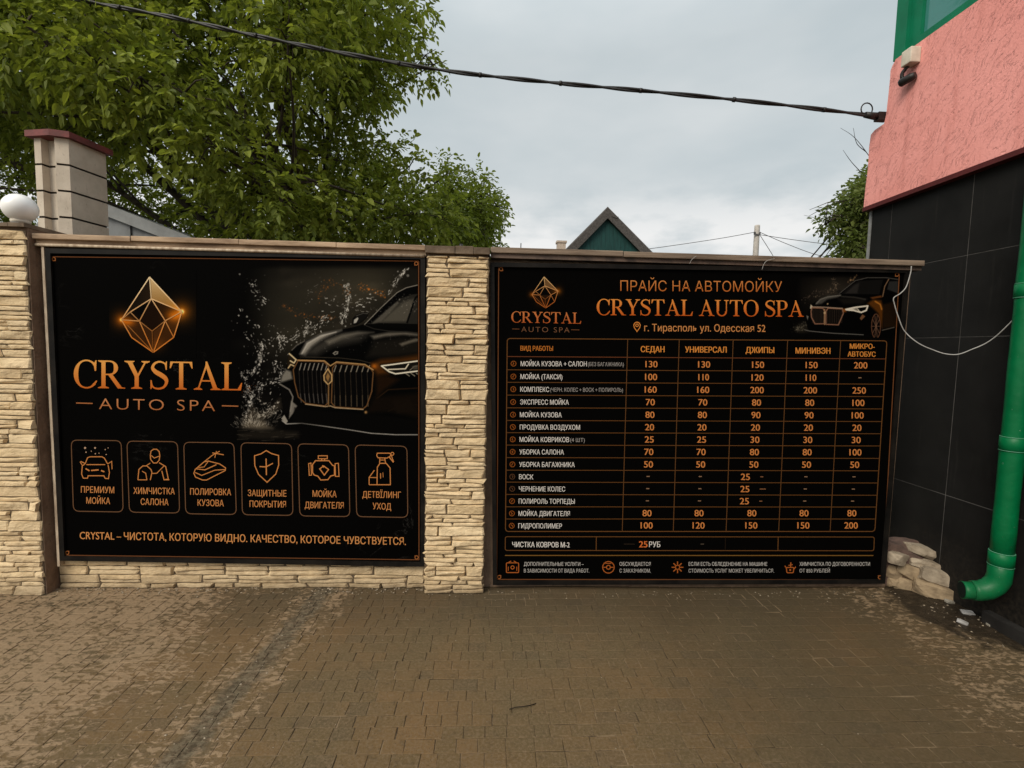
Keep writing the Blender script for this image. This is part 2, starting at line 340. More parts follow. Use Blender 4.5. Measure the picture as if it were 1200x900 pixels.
class B:
    """bmesh collector for boxes, prisms, tubes"""
    def __init__(s): s.bm = bmesh.new()
    def box(s, x0, x1, y0, y1, z0, z1, bev=0.0, mi=0):
        vs = [s.bm.verts.new(p) for p in ((x0, y0, z0), (x1, y0, z0), (x1, y1, z0), (x0, y1, z0), (x0, y0, z1), (x1, y0, z1), (x1, y1, z1), (x0, y1, z1))]
        fs = [s.bm.faces.new([vs[i] for i in q]) for q in ((3, 2, 1, 0), (4, 5, 6, 7), (0, 1, 5, 4), (1, 2, 6, 5), (2, 3, 7, 6), (3, 0, 4, 7))]
        for f in fs: f.material_index = mi
        if bev:
            r = bmesh.ops.bevel(s.bm, geom=list({e for f in fs for e in f.edges}), offset=bev, segments=2, profile=0.6, affect='EDGES')
            for f in r['faces']: f.material_index = mi
        return s
    def hexa(s, lo, hi, mi=0):
        """two quads of 4 points each, same order"""
        a = [s.bm.verts.new(p) for p in lo]; b = [s.bm.verts.new(p) for p in hi]
        fs = [s.bm.faces.new(a[::-1]), s.bm.faces.new(b)] + [s.bm.faces.new((a[i], a[(i + 1) % len(a)], b[(i + 1) % len(a)], b[i])) for i in range(len(a))]
        for f in fs: f.material_index = mi
        return s
    def tube(s, pts, rad, seg=8, caps=True, mi=0):
        pts = [Vector(p) for p in pts]; n = len(pts)
        if not hasattr(rad, '__len__'): rad = [rad] * n
        rings = []; up = None
        for i, p in enumerate(pts):
            t = (pts[min(i + 1, n - 1)] - pts[max(i - 1, 0)]).normalized()
            if up is None:
                up = t.orthogonal().normalized()
            up = (up - t * up.dot(t)).normalized(); sd = t.cross(up)
            rings.append([s.bm.verts.new(p + (up * math.cos(a) + sd * math.sin(a)) * rad[i]) for a in [2 * math.pi * k / seg for k in range(seg)]])
        for a, b in zip(rings, rings[1:]):
            for k in range(seg):
                f = s.bm.faces.new((a[k], a[(k + 1) % seg], b[(k + 1) % seg], b[k])); f.smooth = True; f.material_index = mi
        if caps:
            s.bm.faces.new(rings[0][::-1]).material_index = mi; s.bm.faces.new(rings[-1]).material_index = mi
        return s
    def mesh(s, name):
        bmesh.ops.recalc_face_normals(s.bm, faces=s.bm.faces)
        me = bpy.data.meshes.new(name); s.bm.to_mesh(me); s.bm.free(); return me
def catmull(P, n=8):
    P = [np.array(p, float) for p in P]; P = [2 * P[0] - P[1]] + P + [2 * P[-1] - P[-2]]; o = []
    for i in range(1, len(P) - 2):
        for k in range(n):
            t = k / n; a, b, c, d = P[i - 1:i + 3]
            o.append(0.5 * ((2 * b) + (c - a) * t + (2 * a - 5 * b + 4 * c - d) * t * t + (3 * b - a - 3 * c + d) * t ** 3))
    o.append(P[-2]); return o

# ------------------------------------------------------------------ setting: ground
def sheet(name, x0, x1, y0, y1, z, mat):
    o = put(name, B().mesh('x') if False else np_mesh(name, [(x0, y0, z), (x1, y0, z), (x1, y1, z), (x0, y1, z)], [(0, 1, 2, 3)]), mat)
    o['kind'] = 'structure'; return o
sheet('ground', -400, 400, -400, 400, -0.03, MT['soil'])

def pavers(x0, x1, y0, y1, seed):
    rg = np.random.default_rng(seed); V = []; C = []; y = y0
    while y < y1:
        d = rg.choice([0.064, 0.070, 0.080], p=[.35, .4, .25]); x = x0 - rg.random() * .1
        while x < x1:
            L = rg.choice([0.066, 0.088, 0.115], p=[.25, .45, .3]) * rg.uniform(.95, 1.05); g = rg.uniform(.0007, .0017)
            xs = np.array([x + g, x + L - g, x + L - g, x + g]) + rg.normal(0, .0011, 4); ys = np.array([y + g, y + g, y + d - g, y + d - g]) + rg.normal(0, .0011, 4)
            wv = .010 * mnoise.noise((x * .9, y * .9, 3.1)); ys = ys + wv; xs = xs + .010 * mnoise.noise((x * .8, y * .8, 9.1))
            z = rg.normal(0, .0005) + .006 * mnoise.noise((x * 1.1, y * 1.1, 0)); tx, ty = rg.normal(0, .005, 2)
            cx_, cy_ = xs.mean(), ys.mean(); ch = .0018
            ins = np.stack([xs + np.sign(cx_ - xs) * ch, ys + np.sign(cy_ - ys) * ch, z + (xs - cx_) * tx + (ys - cy_) * ty], 1)
            mid = np.stack([xs, ys, z - .0016 + (xs - cx_) * tx + (ys - cy_) * ty], 1); low = mid - np.array([0, 0, .02])
            V.append(np.concatenate([ins, mid, low])); t = rg.random(); C.append(np.tile((t, 1.0 if rg.random() < .10 else 0.0, 0.0), (12, 1)))
            x += L
        y += d
    n = len(V); V = np.concatenate(V); C = np.concatenate(C)
    q = [(0, 1, 2, 3)] + [(4 + i, 4 + (i + 1) % 4, (i + 1) % 4, i) for i in range(4)] + [(8 + i, 8 + (i + 1) % 4, 4 + (i + 1) % 4, 4 + i) for i in range(4)]
    Q = (np.arange(n)[:, None, None] * 12 + np.array(q)[None]).reshape(-1, 4)
    nb = len(V); bx_ = np.linspace(x0 - .3, x1 + .1, 180); by_ = np.linspace(y0 - .1, y1 + .1, 100)
    G = np.array([(a, b_, -.0030 + .006 * mnoise.noise((a * 1.1, b_ * 1.1, 0)) + 0.0012 * mnoise.noise((a * 7, b_ * 7, 5))) for b_ in by_ for a in bx_])
    ii = np.arange(180 * 100).reshape(100, 180) + nb; QG = np.stack([ii[:-1, :-1], ii[:-1, 1:], ii[1:, 1:], ii[1:, :-1]], -1).reshape(-1, 4)
    return np_mesh('paved_yard', np.concatenate([V, G]), np.concatenate([Q, QG]), np.concatenate([C, np.tile((.5, 0, 1.0), (len(G), 1))]), 'Var')
yard = put('paved_yard', pavers(-6.0, 3.25, -4.6, 0.6, 17), MT['paving']); yard['kind'] = 'structure'

# ------------------------------------------------------------------ ledge-stone cladding
def cladding(x0, x1, z0, z1, yf, seed, lens=(0.10, 0.30), hs=(0.026, 0.030, 0.052, 0.060), back=0.03, ragged=0.006):
    rg = np.random.default_rng(seed); V = []; Q = []; C = []; n0 = 0
    def stone(a, b, lo, hi, dep):
        nonlocal n0
        w, h = b - a, hi - lo
        nx = max(5, int(w / 0.015)); nzq = 6
        var = (rg.random(), rg.random() ** 2, 0.0)
        gx = np.linspace(0, 1, nx + 1); gx[1] = .05; gx[-2] = .95; gz = np.array([0, .07, .28, .5, .72, .93, 1.0])
        ph = rg.random(3) * 50; sl = rg.normal(0, 0.004); tilt = rg.normal(0, 0.05)
        cut0, cut1 = rg.normal(0, .009), rg.normal(0, .009); fc = rg.normal(0, 1); fx_ = rg.uniform(.3, .9)
        pts = np.zeros((nzq + 1, nx + 1, 3)); cc = np.zeros((nzq + 1, nx + 1, 3)); cc[:] = var
        for j, tz in enumerate(gz):
            for i, tx in enumerate(gx):
                X = a + 0.0025 + (w - 0.005) * tx; Z = lo + 0.0018 + (h - 0.0036) * tz
                X += cut0 * (tz - .5) * (1 - tx) + cut1 * (tz - .5) * tx
                e = mnoise.noise((X * 9 + ph[0], Z * 16 + ph[1], ph[2])); e2 = mnoise.noise((X * 34 + ph[1], Z * 48 + ph[0], ph[2]))
                if j in (0, nzq): Z += 0.006 * mnoise.noise((X * 14 + ph[0], ph[1], j)) * (1 if rg is not None else 0)
                y = yf - dep - 0.006 * e - 0.003 * e2 - sl * (tx - .5) * 3 + tilt * (tz - .5) * h * 1.2
                if fc * (tz - .5) * h + (tx - fx_) * w * .25 > 0: y += (fc * (tz - .5) * h + (tx - fx_) * w * .25) * .35
                y = min(y, yf - 0.0045)
                edge = min(tx * w, (1 - tx) * w, 0.008) / 0.008; edz = min(tz * h, (1 - tz) * h, 0.005) / 0.005
                if i in (0, nx) or j in (0, nzq): y = yf + 0.002
                elif min(edge, edz) < 0.9: y += 0.003 * (1 - min(edge, edz))
                pts[j, i] = (X, y, Z)
        V.append(pts.reshape(-1, 3)); C.append(cc.reshape(-1, 3))
        idx = np.arange((nzq + 1) * (nx + 1)).reshape(nzq + 1, nx + 1) + n0
        Q.append(np.stack([idx[:-1, :-1], idx[:-1, 1:], idx[1:, 1:], idx[1:, :-1]], -1).reshape(-1, 4))
        n0 += (nzq + 1) * (nx + 1)
    z = z0
    while z < z1 - 0.008:
        h = rg.choice(hs) * rg.uniform(0.9, 1.12)
        if z + h > z1 - 0.014: h = z1 - z
        x = x0 + rg.uniform(-ragged, ragged) ; xe = x1 + rg.uniform(-ragged, ragged); first = True
        while x < xe - 1e-4:
            L = rg.uniform(*lens) * (1.25 if h > .045 else 1.0)
            if first: L *= rg.uniform(.3, 1.0); first = False
            if xe - (x + L) < lens[0] * 0.55: L = xe - x
            dep = rg.uniform(0.007, 0.019)
            if h > 0.046 and rg.random() < 0.45:
                k = rg.uniform(.4, .6); stone(x, x + L, z, z + h * k, dep); stone(x, x + L, z + h * k, z + h, rg.uniform(0.007, 0.019))
            else: stone(x, x + L, z, z + h, dep)
            x += L
        z += h
    V.append(np.array([(x0, yf, z0), (x1, yf, z0), (x1, yf, z1), (x0, yf, z1)])); C.append(np.tile((0.3, 0.3, 0.93), (4, 1)))
    Q.append(np.arange(4).reshape(1, 4) + n0)
    return np_mesh('cladding', np.concatenate(V), np.concatenate(Q), np.concatenate(C), 'Var')

XL = -2.703                                    # right face of the left pillar
# left pillar
p = thing('stone_pillar', 'wide cream ledge-stone pillar at the left edge, carrying the white globe lamp', 'pillar', (-3.2, 0.07, 0))
put('core', B().box(-3.75, XL, -0.092, 0.26, -0.02, 2.205).mesh('core'), MT['render'], p)
put('stone_cladding', cladding(-3.74, XL - 0.006, 0.0, 2.19, -0.098, 3, lens=(0.09, 0.26)), MT['stone'], p)
cap = B()
for k in range(12):
    a = -3.77 + k * (XL + 3.775) / 12
    cap.box(a, a + (XL + 3.775) / 12 - 0.001, -0.112 - random.random() * .008, 0.275, 2.2055, 2.226 + random.random() * 0.010)
put('mortar_cap', cap.mesh('cap'), MT['mortar_cap'], p)
# middle pillar
p = thing('stone_pillar', 'narrow cream ledge-stone pillar standing between the two black boards', 'pillar', (-0.215, 0.03, 0))
put('core', B().box(-0.400, -0.030, -0.074, 0.15, -0.02, 2.128).mesh('core'), MT['render'], p)
put('stone_cladding', cladding(-0.402, -0.026, 0.0, 2.118, -0.080, 8, lens=(0.12, 0.27)), MT['stone'], p)
cap = B()
for a, b, t in ((-0.408, -0.232, 0.0), (-0.2305, -0.12, 0.004), (-0.1185, -0.022, -0.003)):
    cap.box(a, b, -0.112 + t, 0.16, 2.1285, 2.172 + t, 0.004)
put('mortar_cap', cap.mesh('cap'), MT['mortar_cap'], p)
put('metal_stub', B().tube([(-0.2, -0.05, 2.165), (-0.2, -0.05, 2.198)], 0.011, 8).mesh('stub'), MT['black_plastic'], p)

# left boundary wall
w = thing('boundary_wall', 'low wall with cream stone base behind the left logo board, brown coping on top', 'wall', (-1.55, 0.08, 0))
put('wall_body', B().box(XL + 0.002, -0.402, 0.004, 0.19, -0.02, 2.118).mesh('body'), MT['render'], w)
put('stone_cladding', cladding(XL + 0.004, -0.404, 0.0, 0.185, -0.006, 21, lens=(0.12, 0.32), hs=(0.03, 0.045, 0.055)), MT['stone'], w)
c = B(); x = XL + 0.006
while x < -0.415:
    L = min(random.uniform(.5, .9), -0.412 - x); d = random.uniform(-.003, .003)
    c.box(x, x + L - 0.002, -0.075 + d, 0.20, 2.151 + d, 2.181 + d * .8, 0.004); x += L
c.box(XL + 0.006, -0.412, -0.052, 0.19, 2.1185, 2.1505)
put('coping', c.mesh('coping'), MT['weathered_coping'], w)
put('steel_rail', B().tube([(XL + 0.01, -0.058, 2.117), (-0.42, -0.058, 2.117)], 0.009, 8).mesh('rail'), MT['pale_edge_angle'], w)
# right boundary wall
w = thing('boundary_wall', 'brown wall behind the price board with grey wooden coping on top', 'wall', (1.35, 0.1, 0))
put('wall_body', B().box(-0.029, 2.715, 0.004, 0.12, -0.02, 2.120).mesh('body'), MT['render'], w)
c = B(); x = -0.018
for L in (0.82, 0.94, 0.99):
    d = random.uniform(-.003, .003)
    c.box(x, x + L - 0.003, -0.075 + d, 0.16, 2.148 + d, 2.182 + d, 0.004); x += L
put('coping', c.mesh('coping'), MT['weathered_wood'], w)
put('coping_batten', B().box(-0.018, 2.728, -0.058, 0.15, 2.1205, 2.1475).mesh('batten'), MT['rusty_brown_steel'], w)

# ------------------------------------------------------------------ printed artwork (what is printed on the two boards)
class Art:
    def __init__(s, Y): s.Y = Y; s.V = []; s.Fc = []; s.C = []; s.k = 0
    def add(s, pts, faces, col):
        """pts in photo measure, on the board's plane; col = sRGB or f(u,v)"""
        n = len(s.V); s.k += 1; Y = s.Y - 0.00006 * (s.k % 40)
        for u, v in pts:
            s.V.append(oy(u, v, Y)); c = col(u, v) if callable(col) else col
            s.C.append(s2l(c) * INK)
        for f in faces: s.Fc.append([n + i for i in f])
    def poly(s, pts, col): s.add(pts, [list(range(len(pts)))], col)
    def ribbon(s, pts, w, col, closed=False):
        P = np.array(pts, float); n = len(P)
        W_ = np.full(n, w) if not hasattr(w, '__len__') else np.array(w)
        L = []; R = []
        for i in range(n):
            a = P[(i - 1) % n] if (closed or i > 0) else P[i]; b = P[(i + 1) % n] if (closed or i < n - 1) else P[i]
            d1 = P[i] - a; d2 = b - P[i]
            l1 = np.hypot(*d1); l2 = np.hypot(*d2)
            if l1 < 1e-9: d1, l1 = d2, l2
            if l2 < 1e-9: d2, l2 = d1, l1
            n1 = np.array([-d1[1], d1[0]]) / l1; n2 = np.array([-d2[1], d2[0]]) / l2
            nn = n1 + n2; q = np.hypot(*nn); nn = nn / q if q > .3 else n1
            k = min(1 / max(nn @ n1, .4), 1.8) * W_[i] / 2
            L.append(P[i] + nn * k); R.append(P[i] - nn * k)
        m = n if closed else n - 1
        s.add(L + R, [[i, (i + 1) % n, n + (i + 1) % n, n + i] for i in range(m)], col)
    def line(s, a, b, w, col): s.ribbon([a, b], w, col)
    def rrect(s, TL, TR, BR, BL, r, w, col):
        pts = []
        C4 = [np.array(q, float) for q in (TL, TR, BR, BL)]
        for i in range(4):
            p = C4[i]; a = C4[i - 1] - p; b = C4[(i + 1) % 4] - p; a /= np.hypot(*a); b /= np.hypot(*b)
            for t in np.linspace(0, 1, 6):
                pts.append((1 - t) ** 2 * (p + a * r) + 2 * t * (1 - t) * p + t * t * (p + b * r))
        s.ribbon(pts, w, col, True)
    def ring(s, c, r, w, col, n=14): s.ribbon([(c[0] + r * math.cos(2 * math.pi * i / n), c[1] + r * math.sin(2 * math.pi * i / n)) for i in range(n)], w, col, True)
    def dot(s, c, r, col, n=8): s.poly([(c[0] + r * math.cos(2 * math.pi * i / n), c[1] + r * math.sin(2 * math.pi * i / n)) for i in range(n)], col)
    def text(s, body, x0, x1, ya, yb, cap, col, bold=0.0, spacing=1.0):
        """Bfont text fitted between x0 and x1, cap-height centre ya (left) .. yb (right)"""
        cu = bpy.data.curves.new('lettering', 'FONT'); cu.body = body; cu.size = 1; cu.resolution_u = 4; cu.offset = min(bold, 0.0); cu.space_character = spacing
        to = bpy.data.objects.new('lettering', cu); COL.objects.link(to)
        me = bpy.data.meshes.new_from_object(to.evaluated_get(bpy.context.evaluated_depsgraph_get()))
        vs = np.array([v.co[:] for v in me.vertices]); fs = [list(q.vertices) for q in me.polygons]
        bpy.data.objects.remove(to); bpy.data.curves.remove(cu); bpy.data.meshes.remove(me)
        a, b = vs[:, 0].min(), vs[:, 0].max(); T = (vs[:, 0] - a) / (b - a)
        U_ = x0 + T * (x1 - x0); V_ = ya + T * (yb - ya) - (vs[:, 1] / 0.727 - 0.5) * cap
        if bold > 0.001:
            q = bold * cap * 1.6
            for du in (-q, q): s.add(list(zip(U_ + du, V_)), fs, col)
        else: s.add(list(zip(U_, V_)), fs, col)
    def ctext(s, body, cx, cy, cap, col, bold=0.0, k=0.78, slope=0.012):
        """centred text, condensed by k"""
        wd = {'1': .42, '-': .46, ' ': .28}; L = sum(wd.get(ch, .62) for ch in body) * cap / .727 * k
        s.text(body, cx - L / 2, cx + L / 2, cy - slope * L / 2, cy + slope * L / 2, cap, col, bold)
    def build(s, name, parent):
        me = bpy.data.meshes.new(name); me.from_pydata([tuple(p) for p in s.V], [], s.Fc)
        a = me.color_attributes.new('Col', 'FLOAT_COLOR', 'POINT')
        a.data.foreach_set('color', np.concatenate([np.array(s.C), np.ones((len(s.V), 1))], 1).astype(np.float32).ravel())
        return put(name, me, MT['ink'], parent)

# serif capitals: each glyph a list of pieces in cap-height units (x right, y up), and its width
def arc(cx, cy, rx, ry, a0, a1, thick, thin, n=26):
    out_o, out_i = [], []
    for i in range(n + 1):
        a = math.radians(a0 + (a1 - a0) * i / n); t = thin + (thick - thin) * abs(math.cos(a)) ** 1.4
        out_o.append((cx + rx * math.cos(a), cy + ry * math.sin(a)))
        out_i.append((cx + (rx - t) * math.cos(a), cy + (ry - min(t, thin * 1.15)) * math.sin(a)))
    return ('strip', out_o, out_i)
def rect(a, b, lo, hi): return ('poly', [(a, lo), (b, lo), (b, hi), (a, hi)])
def serif(cx, w, y, up):
    s = 1 if up else -1
    return ('poly', [(cx - w / 2, y), (cx + w / 2, y), (cx + w / 2, y + s * .028), (cx + w * .18, y + s * .075), (cx - w * .18, y + s * .075), (cx - w / 2, y + s * .028)])
TK, TN = 0.135, 0.048
def glyph(ch):
    if ch == 'C': return [arc(.43, .5, .42, .52, 42, 318, .15, TN), ('poly', [(.70, .62), (.745, .62), (.76, 1.0), (.73, 1.0), (.66, .86)]), ('poly', [(.70, .14), (.76, .20), (.78, .26), (.75, .28), (.68, .2)])], .80
    if ch == 'R': return [rect(.12, .12 + TK, 0, 1), serif(.187, .36, 0, True), serif(.17, .32, 1, False), rect(.2, .40, 1 - TN, 1), rect(.2, .42, .475, .475 + TN), arc(.38, .737, .285, .263, 90, -90, .14, TN), ('poly', [(.33, .5), (.48, .5), (.80, .03), (.80, 0), (.66, 0)]), ('poly', [(.66, 0), (.90, 0), (.90, .03), (.74, .05)])], .88
    if ch == 'Y': return [('poly', [(.08, .98), (.24, .98), (.47, .46), (.33, .44)]), ('poly', [(.66, .98), (.72, .98), (.46, .44), (.40, .46)]), rect(.33, .33 + TK, 0, .47), serif(.398, .36, 0, True), serif(.16, .33, 1, False), serif(.69, .27, 1, False)], .82
    if ch == 'S':
        P = catmull([(.545, .80), (.50, .92), (.34, .985), (.17, .92), (.10, .76), (.20, .62), (.36, .52), (.52, .39), (.555, .24), (.46, .07), (.28, .015), (.12, .07), (.05, .22)], 5)
        n = len(P); Wd = [.045 + .10 * math.exp(-((i / (n - 1) - .5) / .2) ** 2) + .02 * math.sin(math.pi * i / (n - 1)) for i in range(n)]
        return [('rib', P, Wd), ('poly', [(.53, .70), (.565, .70), (.57, 1.0), (.545, 1.0), (.50, .9)]), ('poly', [(.03, 0), (.055, 0), (.10, .1), (.07, .32), (.03, .32)])], .64
    if ch == 'T': return [rect(.33, .33 + TK, 0, 1), serif(.398, .36, 0, True), rect(.04, .755, 1 - TN, 1), ('poly', [(.02, .76), (.055, .76), (.13, .955), (.04, 1.0)]), ('poly', [(.74, .76), (.775, .76), (.755, 1.0), (.665, .955)])], .80
    if ch == 'A': return [('poly', [(.13, .02), (.18, .02), (.45, .86), (.42, .96)]), ('poly', [(.40, 1.02), (.45, 1.02), (.80, .02), (.65, .02), (.395, .87)]), rect(.24, .62, .30, .30 + TN), serif(.15, .28, 0, True), serif(.73, .34, 0, True)], .90
    if ch == 'L': return [rect(.12, .12 + TK, 0, 1), serif(.187, .34, 1, False), serif(.15, .26, 0, True), rect(.12, .66, 0, TN), ('poly', [(.55, .045), (.66, 0), (.70, .27), (.67, .27)])], .72
    if ch == 'U': return [rect(.13, .13 + TK, .3, 1), serif(.198, .34, 1, False), rect(.66, .66 + TN + .01, .3, 1), serif(.69, .27, 1, False), arc(.424, .3, .294, .315, 180, 360, .10, .07)], .86
    if ch == 'O': return [arc(.45, .5, .43, .52, 0, 360, .155, TN, 44)], .90
    if ch == 'P': return [rect(.12, .12 + TK, 0, 1), serif(.187, .36, 0, True), serif(.17, .32, 1, False), rect(.2, .40, 1 - TN, 1), rect(.2, .40, .42, .42 + TN), arc(.38, .71, .30, .29, 90, -90, .145, TN)], .72
    return [], .32
def serif_text(A, body, x0, x1, ya, yb, cap, colf):
    """ya / yb: baseline at left / right"""
    tot = sum(glyph(c)[1] for c in body); x = 0.0
    def mp_(q): T = q[0] / tot; return (x0 + T * (x1 - x0), ya + T * (yb - ya) - q[1] * cap)
    for ch in body:
        g, wd = glyph(ch)
        for pc in g:
            if pc[0] == 'poly': A.poly([mp_((x + a, b)) for a, b in pc[1]], colf)
            elif pc[0] == 'strip':
                o = [mp_((x + a, b)) for a, b in pc[1]]; i_ = [mp_((x + a, b)) for a, b in pc[2]]; n = len(o)
                A.add(o + i_, [[k, k + 1, n + k + 1, n + k] for k in range(n - 1)], colf)
            else: A.ribbon([mp_((x + a, b)) for a, b in pc[1]], [q * cap for q in pc[2]], colf)
        x += wd

# crystal emblem, measured on the big board
CRY = dict(apex=(175.2, 324.6), top=(177.3, 350), L=(142.3, 374.7), R=(213.1, 365.2), ml=(163.3, 376.3), mr=(193.6, 375.9), ul=(152.6, 365.6),
           ll=(154.3, 395.5), lr=(203.5, 395.3), bot=(179.6, 413), mid=(178.2, 388), l2=(149.5, 381.0))
CRE = [('apex', 'L', 1), ('apex', 'R', 1.1), ('apex', 'top', .9), ('top', 'ul', .9), ('ul', 'L', .7), ('top', 'R', 1), ('top', 'ml', .8), ('top', 'mr', .9), ('L', 'ml', .9), ('mr', 'R', .9), ('L', 'll', 1), ('ll', 'bot', 1.1),
       ('bot', 'lr', 1.1), ('lr', 'R', 1), ('ml', 'bot', .9), ('mr', 'bot', 1), ('mr', 'lr', .8), ('ul', 'ml', .6), ('ml', 'mid', .5), ('mid', 'mr', .5), ('mid', 'bot', .3), ('l2', 'bot', .5)]
def crystal(A, fmap, w, hot=(255, 226, 178), cold=(216, 128, 52)):
    for a, b, k in CRE:
        P, Q = CRY[a], CRY[b]
        def cf(u, v, P=P, Q=Q, k=k):
            t = max(0, min(1, (395 - inv(v)) / 60)); c = np.array(cold) * (1 - t) + np.array(hot) * t
            return c * (0.42 + 0.58 * k if k < 1 else 1)
        v0 = fmap(CRY['apex'])[1]; v1 = fmap(CRY['bot'])[1]
        inv = lambda v: 324.6 + (v - v0) / (v1 - v0) * 88.4
        n = 6; A.ribbon([fmap((P[0] + (Q[0] - P[0]) * i / n, P[1] + (Q[1] - P[1]) * i / n)) for i in range(n + 1)], w * (0.7 + .3 * k), cf)

class Paint:
    """a painted picture rasterised onto a fine grid of the printed sheet (sRGB, photo measure)"""
    def __init__(s, u0, u1, v0, v1, res, base):
        s.u = np.linspace(u0, u1, int((u1 - u0) * res) + 1); s.v = np.linspace(v0, v1, int((v1 - v0) * res) + 1)
        s.U, s.Vv = np.meshgrid(s.u, s.v); s.I = np.zeros(s.U.shape + (3,)); s.I[:] = base
    def win(s, pts, pad):
        P = np.array(pts, float)
        i0, i1 = np.searchsorted(s.v, [P[:, 1].min() - pad, P[:, 1].max() + pad]); j0, j1 = np.searchsorted(s.u, [P[:, 0].min() - pad, P[:, 0].max() + pad])
        return slice(i0, i1), slice(j0, j1)
    def dist(s, pts, sl, closed):
        U, V = s.U[sl], s.Vv[sl]; d = np.full(U.shape, 1e9); P = list(pts) + ([pts[0]] if closed else [])
        for a, b in zip(P, P[1:]):
            ax, ay = a; dx, dy = b[0] - ax, b[1] - ay; L = dx * dx + dy * dy + 1e-9
            t = np.clip(((U - ax) * dx + (V - ay) * dy) / L, 0, 1); d = np.minimum(d, np.hypot(U - ax - t * dx, V - ay - t * dy))
        return d
    def blend(s, sl, a, col):
        c = np.array(col(s.U[sl], s.Vv[sl]) if callable(col) else np.broadcast_to(np.array(col, float), s.I[sl].shape))
        s.I[sl] = s.I[sl] * (1 - a[..., None]) + c * a[..., None]
    def fill(s, pts, col, alpha=1.0, soft=0.8):
        sl = s.win(pts, soft + 1); U, V = s.U[sl], s.Vv[sl]
        if U.size == 0: return
        ins = np.zeros(U.shape, bool); n = len(pts)
        for i in range(n):
            x1, y1 = pts[i]; x2, y2 = pts[(i + 1) % n]
            if y1 == y2: continue
            ins ^= ((y1 > V) != (y2 > V)) & (U < (x2 - x1) * (V - y1) / (y2 - y1) + x1)
        d = s.dist(pts, sl, True); sd = np.where(ins, -d, d); s.blend(sl, alpha * np.clip(.5 - sd / soft, 0, 1), col)
    def stroke(s, pts, w, col, alpha=1.0, soft=0.6):
        sl = s.win(pts, w + soft + 1)
        if s.U[sl].size == 0: return
        s.blend(sl, alpha * np.clip((w / 2 + soft / 2 - s.dist(pts, sl, False)) / soft, 0, 1), col)
    def glow(s, c, rx, ry, col, gain=1.0, pw=2.0):
        sl = s.win([(c[0] - 3 * rx, c[1] - 3 * ry), (c[0] + 3 * rx, c[1] + 3 * ry)], 1)
        g = np.exp(-(np.hypot((s.U[sl] - c[0]) / rx, (s.Vv[sl] - c[1]) / ry)) ** pw) * gain
        s.I[sl] += g[..., None] * np.array(col, float)
    def dots(s, P, r, col, a):
        for (u, v), rr, aa in zip(P, r, a):
            sl = s.win([(u, v)], rr + 1.2)
            if s.U[sl].size: s.blend(sl, aa * np.clip(rr + .5 - np.hypot(s.U[sl] - u, s.Vv[sl] - v), 0, 1), col)
    def build(s, name, Y, parent):
        D = np.stack([FW[k] + (s.U - 600) / F * CR[k] - (s.Vv - 450) / F * CU[k] for k in range(3)], -1).reshape(-1, 3)
        P = CAM + D * ((Y - CAM[1]) / D[:, 1])[:, None]
        h, w = s.U.shape; idx = np.arange(h * w).reshape(h, w)
        Q = np.stack([idx[:-1, :-1], idx[1:, :-1], idx[1:, 1:], idx[:-1, 1:]], -1).reshape(-1, 4)
        return put(name, np_mesh(name, P, Q[:, ::-1], s2l(np.clip(s.I, 0, 255)).reshape(-1, 3) * INK), MT['ink'], parent)

ORANGE = (226, 142, 66); COPPER = (150, 88, 40); LINE = (112, 74, 40); WHITE = (232, 227, 220); GREY = (165, 160, 155); TILEL = (116, 84, 60)
BLACK = np.array((7.2, 6.5, 5.8))
def og(v0, v1, hi=(246, 178, 92), lo=(206, 104, 38)):
    return lambda u, v: np.array(hi) + (np.array(lo) - np.array(hi)) * max(0, min(1, (v - v0) / (v1 - v0)))

def board(name, label, TL, TR, BR, BL, Yback, depth, wf, pale=False, sheetmat='sheet'):
    """frame of four rails round a printed sheet; corners in world X,Z"""
    t = thing(name, label, 'board', ((TL[0] + TR[0]) / 2, Yback, min(BL[1], BR[1])))
    def inner(f): 
        c = []
        for (a, sx_, sz_) in ((TL, 1, -1), (TR, -1, -1), (BR, -1, 1), (BL, 1, 1)): c.append((a[0] + sx_ * f, a[1] + sz_ * f))
        return c
    O = [TL, TR, BR, BL]; I = inner(wf); bm_ = B(); y0, y1 = Yback - depth, Yback
    for i in range(4):
        j = (i + 1) % 4
        q = [O[i], O[j], I[j], I[i]]
        bm_.hexa([(a, y1, b) for a, b in q], [(a, y0, b) for a, b in q])
    me = bm_.mesh('frame'); put('frame', me, MT['black_frame_paint'], t)
    J = inner(wf - 0.002); ys = Yback - depth * 0.72
    pn = put('printed_panel', np_mesh('panel', [(a, ys, b) for a, b in J] + [(a, Yback - 0.002, b) for a, b in J], [(0, 3, 2, 1), (4, 5, 6, 7), (0, 1, 5, 4), (1, 2, 6, 5), (2, 3, 7, 6), (3, 0, 4, 7)]), MT[sheetmat], t)
    return t, pn, ys

